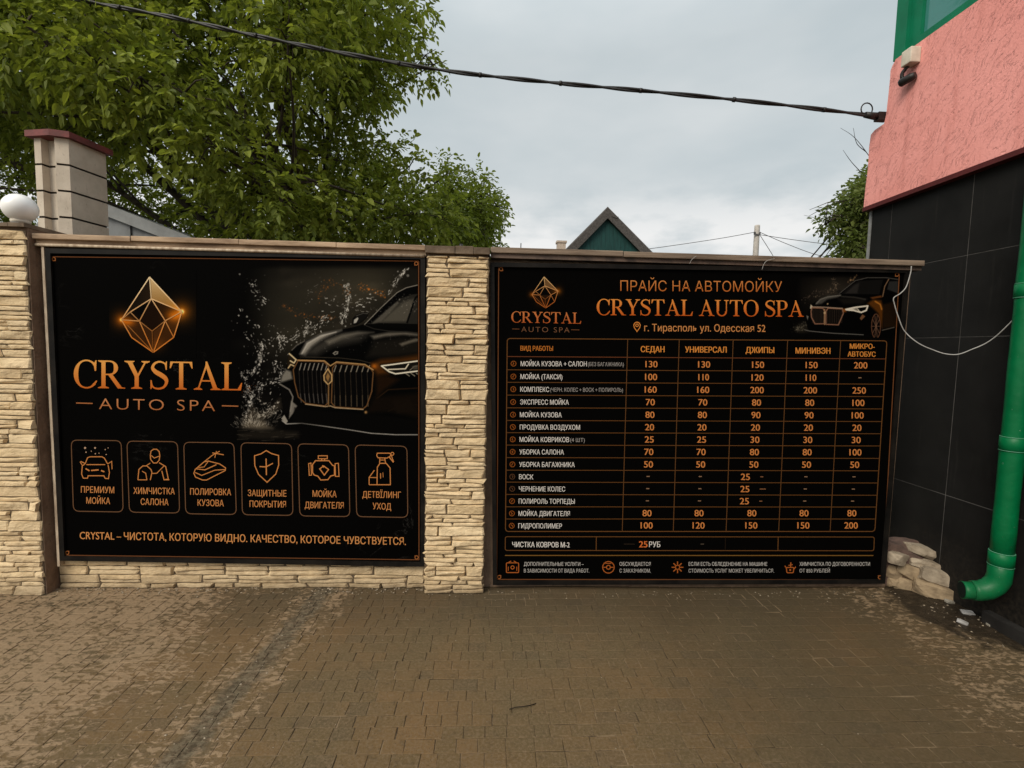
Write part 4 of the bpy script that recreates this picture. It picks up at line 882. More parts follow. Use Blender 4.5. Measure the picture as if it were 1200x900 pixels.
P.stroke([(wc[0] + 5.2 * math.cos(a), wc[1] + 14.4 * math.sin(a)) for a in np.linspace(0, 2 * math.pi, 30)], .9, (112, 72, 50), .95)
P.build('car_picture', Y1, rp_)
# table rules
RL = [396.6, 417.8, 433.3, 448.0, 463.0, 477.9, 492.7, 507.0, 521.6, 536.2, 551.0, 565.0, 579.4, 593.9, 608.2, 622.8]
RR = [399.4, 420.6, 435.4, 450.2, 464.8, 479.2, 494.0, 508.3, 522.6, 537.2, 551.7, 566.0, 580.4, 594.2, 608.2, 622.8]
CT = [594.4, 735.6, 796.0, 859.2, 923.0, 985.2, 1039.4]; CB = [592.3, 729.2, 789.0, 850.9, 912.5, 972.8, 1025.2]
def cx(i, v): t = (v - 398) / (622.8 - 398); return CT[i] + t * (CB[i] - CT[i])
def ry(j, u): t = (u - 593) / 440; return RL[j] + t * (RR[j] - RL[j])
A = Art(Y2)
A.rrect((CT[0], RL[0]), (CT[6], RR[0]), (CB[6], RR[15]), (CB[0], RL[15]), 4, 1.0, LINE)
for j in range(1, 15): A.line((cx(0, RL[j]), RL[j]), (cx(6, RR[j]), RR[j]), 0.85, (104, 68, 36) if j > 1 else (112, 64, 40))
for i in range(1, 6): A.line((CT[i], ry(0, CT[i])), (CB[i], 622.8), 0.85, (104, 70, 40))
A.build('table_rules', rp_)
A = Art(Y2); H_ = (228, 146, 66)
A.text('ВИД РАБОТЫ', 610, 648, 408.0, 408.3, 5.6, (206, 124, 52), .012)
for s_, a, b, y, cp in (('СЕДАН', 751, 778.6, 409, 7), ('УНИВЕРСАЛ', 803, 851.4, 409.5, 7), ('ДЖИПЫ', 874, 907.2, 410, 7), ('МИНИВЭН', 932.4, 973, 410.8, 7), ('МИКРО-', 996, 1025, 405.6, 6), ('АВТОБУС', 993.5, 1026, 414.8, 6)): A.text(s_, a, b, y, y + .3, cp, H_, .02)
A.build('table_header', rp_)
ROWS = [('МОЙКА КУЗОВА + САЛОН', 687.6, '(БЕЗ БАГАЖНИКА)', 689, 731, '130 130 150 150 200'), ('МОЙКА (ТАКСИ)', 659, None, 0, 0, '100 110 120 110 -'),
        ('КОМПЛЕКС', 643.5, '(ЧЕРН. КОЛЕС + ВОСК + ПОЛИРОЛЬ)', 644.8, 730, '160 160 200 200 250'), ('ЭКСПРЕСС МОЙКА', 666.5, None, 0, 0, '70 70 80 80 100'), ('МОЙКА КУЗОВА', 658.2, None, 0, 0, '80 80 90 90 100'),
        ('ПРОДУВКА ВОЗДУХОМ', 679.7, None, 0, 0, '20 20 20 20 20'), ('МОЙКА КОВРИКОВ', 666.9, '(4 ШТ)', 668.2, 685.3, '25 25 30 30 30'), ('УБОРКА САЛОНА', 660.8, None, 0, 0, '70 70 80 80 100'), ('УБОРКА БАГАЖНИКА', 673.5, None, 0, 0, '50 50 50 50 50'),
        ('ВОСК', 625, None, 0, 0, '- - 25 - -'), ('ЧЕРНЕНИЕ КОЛЕС', 662.3, None, 0, 0, '- - 25 - -'), ('ПОЛИРОЛЬ ТОРПЕДЫ', 673.5, None, 0, 0, '- - 25 - -'), ('МОЙКА ДВИГАТЕЛЯ', 667.7, None, 0, 0, '80 80 80 80 80'), ('ГИДРОПОЛИМЕР', 658.5, None, 0, 0, '100 120 150 150 200')]
NUM = (222, 140, 76)
for j, (lab, xe, sm_, a, b, vals) in enumerate(ROWS):
    A = Art(Y2); y = (RL[j + 1] + RL[j + 2]) / 2 + .6; x0 = 610.2 - j * .21
    A.text(lab, x0, xe, y, y + .3, 5.8, WHITE, .008)
    if sm_: A.text(sm_, a, b, y + .5, y + .8, 4.6, GREY, .004)
    ic = (601.8 - j * .16, y); A.ring(ic, 3.0, .8, (150, 84, 36) if j not in (9, 10) else (92, 62, 42), 10)
    q = r2.uniform(-1.2, 1.2, (3, 2)); A.ribbon([(ic[0] + q[i][0], ic[1] + (i - 1) * 1.4) for i in range(3)], .9, (150, 84, 36) if j not in (9, 10) else (92, 62, 42))
    for i, vv in enumerate(vals.split()):
        ux = (cx(i + 1, y) + cx(i + 2, y)) / 2 - (1.5 if i < 4 else 2.0) ; uy = ry(j + 1, ux) * .5 + ry(j + 2, ux) * .5
        if vv == '-': A.line((ux - 1.8, uy), (ux + 1.8, uy), 1.1, (150, 118, 92))
        elif vals.startswith('-'):
            A.ctext(vv, ux - 9.4, uy, 7.8, NUM, .012); A.line((ux + 9.6 - 1.5, uy + .2), (ux + 9.6 + (5.5 if j == 10 else 2), uy + .2), 1.1, (140, 96, 66))
        else: A.ctext(vv, ux, uy, 7.8, NUM, .012)
    A.build('price_row', rp_)
A = Art(Y2); A.rrect((592.2, 628.9), (1024.6, 629.3), (1024, 645.4), (592, 645), 2.5, .9, LINE); A.line((698.8, 629), (698.6, 645), .9, LINE); A.line((912, 629), (911.6, 645.2), .9, LINE); A.line((850, 630), (849.8, 645), .6, (46, 34, 24))
A.text('ЧИСТКА КОВРОВ М-2', 600.4, 667.4, 638, 638.4, 6.2, WHITE, .016); A.text('25', 749, 758.6, 637.6, 637.6, 7.6, (226, 120, 60), .02); A.text('РУБ', 760.7, 773.7, 637.8, 637.9, 6.6, WHITE, .012); A.line((731, 637.6), (744, 637.6), .6, (60, 48, 38)); A.line((821, 637.6), (825, 637.6), .8, (96, 84, 70))
A.build('carpet_price_row', rp_)
A = Art(Y2); A.line((591.8, 650.9), (1023.5, 651), 1.1, (128, 92, 44)); A.build('divider_line', rp_)
NOTES = [((614, 684, 690.5), 'ДОПОЛНИТЕЛЬНЫЕ УСЛУГИ –', 'В ЗАВИСИМОСТИ ОТ ВИДА РАБОТ.'), ((726, 762.5, 762.5), 'ОБСУЖДАЕТСЯ', 'С ЗАКАЗЧИКОМ.'), ((807, 899, 907), 'ЕСЛИ ЕСТЬ ОБЛЕДЕНЕНИЕ НА МАШИНЕ', 'СТОИМОСТЬ УСЛУГ МОЖЕТ УВЕЛИЧИТЬСЯ.'), ((937, 1019.5, 972.5), 'ХИМЧИСТКА ПО ДОГОВОРЕННОСТИ', 'ОТ 850 РУБЛЕЙ')]
OC = (184, 100, 46)
for k, ((a, b1, b2), t1, t2) in enumerate(NOTES):
    A = Art(Y2); A.text(t1, a, b1, 660.8, 660.9, 4.4, (206, 201, 196), .003); A.text(t2, a, b2, 668.7, 668.7, 4.4, (196, 191, 186), .003)
    cxx, cyy = ((600.6, 664.8), (713, 664.8), (794, 664.8), (926, 664.8))[k]
    if k == 0:
        A.rrect((593.4, 659.6), (607.8, 659.6), (607.8, 671), (593.4, 671), 1.2, 1.0, OC); A.ring((600.6, 665), 2.0, .9, OC, 8); A.line((596, 659), (599, 657.4), .9, OC); A.line((602, 657.4), (605, 659), .9, OC); A.line((595.6, 664), (595.6, 669), .8, OC); A.line((605.6, 664), (605.6, 669), .8, OC)
    elif k == 1:
        A.ring((cxx, cyy), 6.8, 1.0, OC, 18); A.ring((cxx, cyy), 2.4, 1.0, OC, 8); A.line((cxx - 6, cyy), (cxx - 2.6, cyy), 1.0, OC); A.line((cxx + 2.6, cyy), (cxx + 6, cyy), 1.0, OC); A.line((cxx - 3.6, cyy - 4.6), (cxx + 3.6, cyy - 4.6), .8, OC)
    elif k == 2:
        A.ring((cxx, cyy), 2.6, 1.0, OC, 8)
        for q in range(8):
            t = q * math.pi / 4; A.line((cxx + 3.2 * math.cos(t), cyy + 3.2 * math.sin(t)), (cxx + 6.8 * math.cos(t), cyy + 6.8 * math.sin(t)), 1.2, OC)
    else:
        A.rrect((921.4, 665), (930.4, 665), (929.6, 671.2), (922.2, 671.2), 1.2, 1.1, OC); A.line((926.4, 665), (926.8, 659), 1.2, OC); A.line((924, 662.6), (929, 661.6), .9, OC); A.line((930.4, 667), (932.6, 664), 1.0, OC); A.line((919.6, 663), (922, 666), .9, OC); A.dot((926, 668), 1.2, OC)
    A.build('footer_note', rp_)

# ------------------------------------------------------------------ pink and black building on the right
XW = 3.0
yend = ox(1020, 280, XW)[1]
b = thing('building', 'building with pink rough stucco above and black tiled wall below, green window on top', 'building', (XW + 3, -2, 0))
XP = XW - 0.05
prof = [(ox(u, v, XP)[1], ox(u, v, XP)[2]) for u, v in ((1012, 243), (1014, 222), (1017, 198), (1018.5, 172), (1020.5, 158), (1025, 152.5), (1036, 145), (1038.5, 134), (1041, 112), (1043, 92), (1043.5, 83), (1046, 76.5), (1049, 71.5))]
ZW = prof[-1][1] + 0.01; ZB = prof[0][1]
me = B(); seq = prof + [(prof[-1][0], ZW), (-7, ZW), (-7, ZB)]
lo = [(XP, y, z) for y, z in seq]; hi = [(9.0, y, z) for y, z in seq]
me.hexa(lo, hi); put('stucco_wall', me.mesh('stucco'), MT['pink'], b)
put('lower_wall', B().box(XW + 0.002, 8.9, -6.9, yend - 0.01, -0.02, ZB - 0.004).mesh('lw'), MT['tile_grout'], b)
zl = [ox(1073, 310.7, XW)[2], ox(1120, 395, XW)[2], ox(1105, 579, XW)[2]]
ya_ = ox(1128, 360, XW)[1]; yb_ = ox(1043, 275, XW)[1]; st = yb_ - ya_
print('tile', zl, ya_, yb_, st, 'yend', yend, 'ZB', ZB, 'ZW', ZW)
ys_ = [yend, yb_]; 
while ys_[-1] > -6.8: ys_.append(ys_[-1] - st)
zs_ = [-0.01, zl[2], zl[1], zl[0], ZB - 0.006]
t = B()
for i in range(len(ys_) - 1):
    for j in range(4):
        t.box(XW, XW + 0.0015, ys_[i + 1] + 0.0026, ys_[i] - 0.0026, zs_[j] + 0.0026, zs_[j + 1] - 0.0026)
put('tile_cladding', t.mesh('tiles'), MT['tile'], b)
put('corner_trim', B().box(XW - 0.006, XW + 0.05, yend + 0.001, yend + 0.024, 0, ZB - 0.005).mesh('trim'), MT['grey_corner_trim'], b)
put('drip_edge', B().box(XP - 0.006, XW + 0.2, -7, prof[0][0] + 0.003, ZB - 0.034, ZB - 0.003).mesh('lip'), MT['dark_red_lip'], b)
k = B().box(XW - 0.055, XW - 0.001, -7, -0.42, -0.02, 0.075, 0.008)
put('plinth_kerb', k.mesh('kerb'), MT['kerb_concrete'], b)
# window in the upper storey
yw1 = ox(1050.5, 40, XP + 0.02)[1]; fwid = abs(ox(1076, 40, XP + 0.02)[1] - yw1)
wf = B(); z0w = ZW + 0.002; z1w = z0w + 1.55
wf.box(XP + 0.01, XP + 0.10, yw1 - fwid * .52, yw1, z0w, z1w); wf.box(XP + 0.035, XP + 0.10, yw1 - fwid, yw1 - fwid * .52 - .001, z0w, z1w)
wf.box(XP + 0.012, XP + 0.10, -4.4, yw1 - fwid - .001, z0w, z0w + 0.055); wf.box(XP + 0.012, XP + 0.10, -4.4, yw1 - fwid - 0.001, z1w - .07, z1w)
for q in (-1.7, -3.0): wf.box(XP + 0.012, XP + 0.10, q, q + .07, z0w + .056, z1w - .071)
wo = put('window', wf.mesh('wf'), MT['green_window_paint'], b)
put('pane', B().box(XP + 0.06, XP + 0.066, -4.3, yw1 - fwid - .002, z0w + .06, z1w - .072).mesh('pane'), MT['glass'], wo)
put('upper_wall', B().box(XP + 0.12, 8.9, -6.9, yw1 - .002, z0w, z1w + .8).mesh('uw'), MT['pink'], b)

# small things fixed to the stucco
def pw(u, v, dx=0.0): return ox(u, v, XP - dx)
q1 = pw(1069, 67, .03)
t = thing('sensor_lamp', 'small beige box with black sensor lamp under it on the pink wall', 'lamp', (XP, q1[1], q1[2]))
bx = B(); bx.box(XP - 0.075, XP - 0.001, q1[1] - .040, q1[1] + .042, q1[2] - .052, q1[2] + .052, .006); put('junction_box', bx.mesh('jb'), MT['beige_box'], t)
br_ = B().tube(catmull([(XP - .04, q1[1] + .02, q1[2] - .05), (XP - .055, q1[1] + .045, q1[2] - .085), (XP - .05, q1[1] + .045, q1[2] - .12), (XP - .03, q1[1] + .02, q1[2] - .135)], 5), .012, 8); put('bracket', br_.mesh('br'), MT['black_plastic'], t)
hd = B(); hd.tube([(XP - .025, q1[1] - .035, q1[2] - .135), (XP - .035, q1[1] - .01, q1[2] - .14), (XP - .06, q1[1] + .045, q1[2] - .152), (XP - .065, q1[1] + .055, q1[2] - .155)], [.020, .027, .028, .019], 12)
hd.tube([(XP - .001, q1[1] + .01, q1[2] - .125), (XP - .04, q1[1] + .01, q1[2] - .135)], .016, 8); put('lamp_head', hd.mesh('hd'), MT['black_plastic'], t)

# ------------------------------------------------------------------ green downpipe
XG = XW - 0.085; c0 = ox(1187, 520, XG); yg = c0[1]; RG = 0.052
zel = ox(1160, 692, XG)[2] ; yo_ = ox(1127, 691, XG)[1]
print('pipe', yg, zel, yo_)
p = thing('downpipe', 'green painted downpipe with elbow at foot, on the black tiled wall', 'pipe', (XG, yg, 0))
body = B(); body.tube([(XG, yg, z) for z in np.linspace(zel + .20, ZB - .04, 14)], [RG * (1 + .02 * math.sin(k * 2.3)) for k in range(14)], 22); put('pipe', body.mesh('pipe'), MT['pipe'], p)
Eo = oz(1127, 691, zel - .006); od = np.array([Eo[0] - XG, Eo[1] - yg]); oL = np.hypot(*od); od /= oL; print('outlet', Eo, oL)
el = []
for k in range(9):
    a = k / 8 * math.pi / 2; R_ = .115; el.append((XG + od[0] * R_ * (1 - math.cos(a)), yg + od[1] * R_ * (1 - math.cos(a)), zel + R_ - R_ * math.sin(a)))
el = [(XG, yg, zel + .20)] + el
eb = B(); eb.tube(el, [RG * 1.06] + [RG * (1.04 + (.03 if k % 2 else 0)) for k in range(9)], 22); put('elbow', eb.mesh('elbow'), MT['pipe'], p)
o = B(); o.tube([(XG + od[0] * .10, yg + od[1] * .10, zel), (Eo[0] - od[0] * .02, Eo[1] - od[1] * .02, zel - .006), (Eo[0], Eo[1], zel - .006)], [RG * .98, RG * .93, RG * .95], 22)
put('outlet', o.mesh('outlet'), MT['pipe'], p)
o = B(); o.tube([(Eo[0] + od[0] * .001, Eo[1] + od[1] * .001, zel - .006), (Eo[0] + od[0] * .002, Eo[1] + od[1] * .002, zel - .006)], RG * .88, 22); put('outlet_mouth', o.mesh('mouth'), MT['pipe_mouth_shade'], p)  # near-black disc on the closed end, painting the shade of a hollow pipe
for u, v in ((1200, 341), (1187, 520), (1175, 655)):
    z = ox(u, v, XG)[2]; cl = B(); cl.tube([(XG, yg, z - .036), (XG, yg, z - .034), (XG, yg, z + .034), (XG, yg, z + .036)], [RG * 1.03, RG * 1.10, RG * 1.10, RG * 1.03], 22)
    co = put('collar', cl.mesh('collar'), MT['pipe'], p)
    rg_ = B(); rg_.tube([(XG, yg, z - .040), (XG, yg, z - .037)], RG * 1.105, 22); rg_.tube([(XG, yg, z + .037), (XG, yg, z + .040)], RG * 1.085, 22); put('seam_ring', rg_.mesh('ring'), MT['pipe_scuff_ring'], co)
cl = B(); cl.box(XG + .04, XW + .002, yg - .012, yg + .012, zel + .8, zel + .83); cl.box(XG + .04, XW + .002, yg - .012, yg + .012, 2.0, 2.03); put('wall_clip', cl.mesh('clip'), MT['pipe'], p)

# ------------------------------------------------------------------ rubble stones in the corner
def stone_mesh(sx_, sy_, sz_, seed, tilt=(0, 0, 0), chisel=0.2):
    bm_ = bmesh.new(); bmesh.ops.create_cube(bm_, size=1); bmesh.ops.subdivide_edges(bm_, edges=bm_.edges[:], cuts=7, use_grid_fill=True)
    off = Vector((seed * 7.3, seed * 3.1, seed * 1.7)); rr_ = random.Random(seed)
    planes = [(Vector((rr_.gauss(0, 1), rr_.gauss(0, 1), rr_.gauss(0, 1))).normalized(), rr_.uniform(.50, .64)) for _ in range(9)]
    for v in bm_.verts:
        p_ = v.co.copy(); n_ = p_.normalized(); p_ = p_ * (1 - .30) + n_ * .60 * .30 if False else p_.lerp(n_ * .62, .07)
        for pn, dd in planes:
            e_ = p_.dot(pn) - dd
            if e_ > 0: p_ -= pn * e_ * .97
        p_ += n_ * (.05 * mnoise.noise(p_ * 2.2 + off) + .014 * mnoise.noise(p_ * 9 + off))
        v.co = Vector((p_.x * sx_, p_.y * sy_, p_.z * sz_)) * 1.0
    me = bpy.data.meshes.new('stone'); bm_.to_mesh(me); bm_.free()
    from mathutils import Euler
    me.transform(Euler(tilt).to_matrix().to_4x4())
    return me
RUB = [ # u, v of the middle, y, size (x,y,z), tilt, material, label
    (1063, 684, .00, (.19, .12, .105), (0, .16, -.35), 'rubble_tan', 'tan block at the bottom left of the rubble pile beside the price board'),
    (1094, 691, -.10, (.25, .14, .115), (0, .14, -.45), 'rubble_tan', 'tan block with broken end at the front foot of the rubble pile'),
    (1067, 668, .01, (.23, .15, .105), (0, .20, -.35), 'rubble_tan', 'big tan stone in the middle of the rubble pile, under the small pale stone'),
    (1102, 676, -.08, (.28, .17, .125), (0, .20, -.40), 'rubble_pale', 'big pale stone on the right of the pile, next to the green outlet'),
    (1083, 659, -.02, (.21, .12, .060), (0, .18, -.30), 'rubble_pale', 'flat pale stone just under the topmost slab of the pile'),
    (1085, 646.5, .01, (.28, .13, .078), (0, .24, -.25), 'rubble_pale', 'long pale slab lying topmost on the rubble pile'),
    (1051, 654, -.03, (.105, .09, .080), (0, .1, .2), 'rubble_pale', 'small pale angular stone at left of the pile below brown slab'),
    (1056, 645, .05, (.20, .10, .050), (0, .28, -.2), 'rubble_brown', 'dark brown thin slab near the top of the pile'),
    (1049, 637, .11, (.12, .10, .032), (0, .12, -.1), 'rubble_grey', 'thin grey stone chip at the top left of pile against the board edge'),
    (1105, 665.5, -.03, (.085, .07, .045), (0, .1, 0), 'rubble_pale', 'smallest pale stone on the right of the pile above the big pale stone'),
    (1045, 668, .03, (.10, .10, .10), (0, .1, .1), 'rubble_tan', 'small tan stone wedged against the board at the left side of the pile'),
    (1046, 681, .03, (.11, .12, .09), (0, .1, .1), 'rubble_tan', 'lowest small tan stone tucked behind the price board corner')]
for k, (u, v, y, sz, ti, mt, lab) in enumerate(RUB):
    q = oy(u, v, y); me = stone_mesh(*[d_ * q_ for d_, q_ in zip(sz, (.96, .96, .88))], k + 1, ti); me.transform(Matrix.Translation(Vector(q)))
    o = put('rubble_stone', me, MT[mt], None, base=q); tag(o, lab, 'stone', 'rubble stones in the corner')
# filling under the pile so that it rests on the yard
me = stone_mesh(.26, .20, .34, 40, (0, .05, -.3)); q = np.array([2.86, .08, .12]); me.transform(Matrix.Translation(Vector(q)))
tag(put('rubble_stone', me, MT['rubble_brown'], None, base=q), 'dark stone deep inside the rubble pile behind the pale ones', 'stone', 'rubble stones in the corner')
CH = [(1113, 705, .05, 'white chip at the foot of the rubble pile'), (1135, 711, .035, 'white chip on the wet patch below the green outlet'), (1142, 707.5, .03, 'small white chip between the outlet and the wall'), (1134, 718, .06, 'grey flat chip in front of the wet patch'),
      (1150, 716, .05, 'grey splinter in the middle of the wet patch'), (1159, 731.5, .04, 'white chip nearest to the camera by the wet patch'), (1128, 729, .05, 'brown chip at the dry edge of the wet patch'), (1166, 726, .03, 'tiny chip left of the white paper scrap')]
for k, (u, v, s_, lab) in enumerate(CH):
    q = oz(u, v, .008); me = stone_mesh(s_, s_ * .7, .016, 60 + k, (0, .1, k * .9)); me.transform(Matrix.Translation(Vector(q)))
    tag(put('stone_chip', me, MT['scrap_white'] if 'white' in lab else MT['rubble_grey'], None, base=q), lab, 'stone chip', 'chips on the wet ground')
q = oz(1184, 729, .012)
V_ = [(q[0] + a, q[1] + c_, q[2] + d_) for a, c_, d_ in ((-.06, .05, .0), (-.01, .03, .012), (.07, -.01, .002), (.05, -.04, .0), (-.02, -.035, .010), (-.05, -.01, .006))]
me = bpy.data.meshes.new('scrap'); me.from_pydata(V_ + [(a, c_, d_ - .003) for a, c_, d_ in V_], [], [(5, 4, 1, 0), (4, 3, 2, 1), (6, 7, 10, 11), (7, 8, 9, 10)] + [(i, (i + 1) % 6, 6 + (i + 1) % 6, 6 + i) for i in range(6)])
tag(put('paper_scrap', me, MT['scrap_white'], None, base=q), 'white torn scrap lying on the ground at the foot of black tiled wall', 'scrap')
gr_ = np.random.default_rng(77); GV = []; GQ = []; n0 = 0
def grain(x, y, r):
    global n0
    a = gr_.random(5) * .5 + .7; th = gr_.random() * 6.28
    ring = [(x + r * a[i] * math.cos(th + i * 1.2566), y + r * a[i] * math.sin(th + i * 1.2566), .0005) for i in range(5)]
    GV.extend(ring + [(x + r * .2, y, r * .7)]); GQ.extend([(n0 + i, n0 + (i + 1) % 5, n0 + 5) for i in range(5)]); n0 += 6
for _ in range(700):
    k = gr_.random()
    if k < .34: grain(gr_.uniform(-2.7, -.4), -.012 - abs(gr_.normal(0, .04)), gr_.uniform(.002, .007))
    elif k < .54: grain(gr_.uniform(-.4, 2.7), -.06 - abs(gr_.normal(0, .05)), gr_.uniform(.002, .006))
    elif k < .70: y_ = gr_.uniform(-1.4, -.1); grain(-1.05 + (y_ + .13) * .1 + gr_.normal(0, .12), y_, gr_.uniform(.002, .006))
    elif k < .84: grain(2.93 + gr_.normal(0, .14), -.35 + gr_.normal(0, .16), gr_.uniform(.003, .010))
    else: grain(gr_.uniform(-2.6, 2.8), gr_.uniform(-1.6, -.2), gr_.uniform(.0015, .0035))
g_ = put('grit', np_mesh('grit', GV, GQ), MT['rubble_pale']); g_['kind'] = 'stuff'
# twig on the paving
pts = [oz(u, v, .006 + .006 * math.sin(i)) for i, (u, v) in enumerate(((597, 831), (606, 828.5), (613, 828), (621, 826.5), (628, 824.5)))]
tag(put('twig', B().tube(catmull(pts, 3), .0019, 6).mesh('twig'), MT['twig_bark'], None, base=pts[0]), 'thin dark twig lying alone on the paving in front of the boards', 'twig')

# ------------------------------------------------------------------ lamp on the left pillar
q = oy(23.5, 244, -.055); RL_ = .082
t = thing('globe_lamp', 'white globe lamp on top of the left stone pillar', 'lamp', (q[0], q[1], 2.23))
prof_ = []
for k in range(25):
    a = math.pi / 2 - k / 24 * (math.pi * .885); prof_.append((RL_ * math.cos(a), RL_ * .97 * math.sin(a)))
g = B(); rings = []
for r_, z in prof_: rings.append([g.bm.verts.new((q[0] + max(r_, .0005) * math.cos(a), q[1] + max(r_, .0005) * math.sin(a), q[2] + z)) for a in np.linspace(0, 2 * math.pi, 33)[:-1]])
for a_, b_ in zip(rings, rings[1:]):
    for k in range(32): f = g.bm.faces.new((a_[k], a_[(k + 1) % 32], b_[(k + 1) % 32], b_[k])); f.smooth = True
put('globe', g.mesh('globe'), MT['globe'], t)
zb_ = q[2] + prof_[-1][1]
put('collar', B().tube([(q[0], q[1], zb_ + .004), (q[0], q[1], zb_ - .014)], [.046, .044], 24).mesh('collar'), MT['beige_box'], t)
put('base', B().tube([(q[0], q[1], 2.225), (q[0], q[1], 2.236), (q[0], q[1], 2.237), (q[0], q[1], zb_ - .013)], [.05, .045, .014, .014], 16).mesh('base'), MT['grey_sheet_metal'], t)

# ------------------------------------------------------------------ concrete block chimney behind the wall
yc = 0.50; dv = ray(668, 417); dv = np.array([dv[0], dv[1]]); dv /= np.hypot(*dv); ev = np.array([-dv[1], dv[0]])
def px2(u, v, y): q = oy(u, v, y); return np.array([q[0], q[1]])
P0 = px2(66, 215, yc); P1 = px2(82.5, 215, yc + .02)
wleft = 0
A0 = P0 + ev * .20
# side length until u = 126
def proj(P): d = np.array(P) - CAM; z = d @ FW; return 600 + F * (d @ CR) / z, 450 - F * (d @ CU) / z
ss = .1
while proj((*(P1 + dv * ss), 2.7))[0] < 125.5 and ss < 2: ss += .01
while proj((*(P0 + ev * wleft), 2.7))[0] > 42: wleft += .005
print('chimney', ss, wleft, P0)
a1 = P0 + ev * wleft; n1 = P0 + ev * (wleft - (wleft * .33)); plan = [a1, n1, n1 + dv * .05, P0 + ev * .012 + dv * .05, P0, P1, P1 + dv * ss, P1 + dv * ss + ev * (wleft + .10), a1 + dv * .04 + ev * .0]
ztop = oy(66, 161, yc)[2]
zj = [oy(69, v, yc)[2] for v in (192, 223, 254)]; hb = (zj[0] - zj[2]) / 2
t = thing('block_chimney', 'pale concrete block chimney with dark red cap rising behind the left board', 'chimney', (P0[0], P0[1], 0))
bl = B(); z = ztop; edges = [ztop] + zj
while edges[-1] > 0.1: edges.append(edges[-1] - hb)
for za, zb2 in zip(edges, edges[1:]): bl.hexa([(x, y, zb2 + .007) for x, y in plan], [(x, y, za - (.007 if za != ztop else 0)) for x, y in plan])
put('blocks', bl.mesh('blocks'), MT['block'], t)
cen = sum(plan) / len(plan)
core = [a1 + dv * .006 - ev * .006, n1 + dv * .006 + ev * .006, n1 + dv * .058 + ev * .006, P0 + ev * .006 + dv * .058, P0 + dv * .008 - ev * .001, P1 + dv * .006 + ev * .006, P1 + dv * (ss - .01) + ev * .006, P1 + dv * (ss - .01) + ev * (wleft + .09), a1 + dv * .05 - ev * .006]
jb = B(); jb.hexa([(x, y, 0) for x, y in core], [(x, y, ztop - .01) for x, y in core]); put('joint_mortar', jb.mesh('joint'), MT['dark_joint'], t)
cpl = [a1 + ev * .035 - dv * .03, P0 - dv * .035 - ev * .0, P1 - dv * .02 - ev * .03, P1 + dv * (ss + .03) - ev * .03, P1 + dv * (ss + .03) + ev * (wleft + .14), a1 + ev * .04 + dv * .1]
cb = B(); cb.hexa([(x, y, ztop + .001) for x, y in cpl], [(x, y, ztop + .042) for x, y in cpl]); put('cap', cb.mesh('cap'), MT['dark_red_cap'], t)

# ------------------------------------------------------------------ grey shed behind
ysd = 1.9
t = thing('shed', 'grey sheet metal shed with sloping roof edge behind the chimney', 'shed', (-3.9, 3, 0))
R1 = oy(232, 281, ysd); R0 = oy(127, 240, ysd); R0b = oy(127, 254, ysd); R1b = oy(196, 281, ysd)
sl_ = (R1[2] - R0[2]) / (R1[0] - R0[0]); axx = oy(92, 225, ysd)[0]; ap = (axx, R0[2] + sl_ * (axx - R0[0])); lft = (axx - 1.15, ap[1] - 1.0)
ex = R1[0] + .6; ez = R1[2] + sl_ * .6; th = R0[2] - R0b[2]
rb = B(); yA, yB2 = ysd - .05, ysd + 3
for (xa, za), (xb, zb3) in (((ap[0], ap[1]), (ex, ez)), (lft, ap)):
    rb.hexa([(xa, yA, za - th), (xb, yA, zb3 - th), (xb, yA, zb3), (xa, yA, za)], [(xa, yB2, za - th), (xb, yB2, zb3 - th), (xb, yB2, zb3), (xa, yB2, za)])
put('roof', rb.mesh('roof'), MT['grey_roof_edge'], t)
wb = B(); x = lft[0] + .15
while x < ex - .25:
    zt = (ap[1] + sl_ * (x + .1 - ap[0]) if x > ap[0] else ap[1] - .87 * (ap[0] - x)) - th - .02
    wb.box(x, x + .132, ysd + (.0 if int(x * 7) % 2 else .018), ysd + 2.8, -.02, zt + (.05 if x > ap[0] else -.1)); x += .134
put('wall', wb.mesh('wall'), MT['grey_sheet_metal'], t)

# ------------------------------------------------------------------ house with green gable far behind
yh = 13.0
a_ = oy(712.5, 243, yh); l_ = oy(660, 297, yh); r_ = oy(766, 298, yh)
sl1 = (a_[2] - l_[2]) / (a_[0] - l_[0]); sl2 = (r_[2] - a_[2]) / (r_[0] - a_[0])
t = thing('house', 'small old house with dark green plank gable and grey roof beyond the wall', 'house', (a_[0], yh + 3, 0))
EXT = 2.1; L3 = (a_[0] - EXT, a_[2] - sl1 * EXT); R3 = (a_[0] + EXT, a_[2] + sl2 * EXT)
g = B(); x = -EXT + .25
while x < EXT - .25:
    zt = a_[2] - .12 + (sl1 * (x) if x < 0 else sl2 * x); zt2 = a_[2] - .12 + (sl1 * (x + .13) if x + .13 < 0 else sl2 * (x + .13))
    d_ = random.uniform(0, .012)
    g.hexa([(a_[0] + x, yh + .12 + d_, 0), (a_[0] + x + .128, yh + .12 + d_, 0), (a_[0] + x + .128, yh + .12 + d_, zt2), (a_[0] + x, yh + .12 + d_, zt)], [(a_[0] + x, yh + .2, 0), (a_[0] + x + .128, yh + .2, 0), (a_[0] + x + .128, yh + .2, zt2), (a_[0] + x, yh + .2, zt)]); x += .131
put('gable', g.mesh('gable'), MT['green_planks'], t)
bw = .26
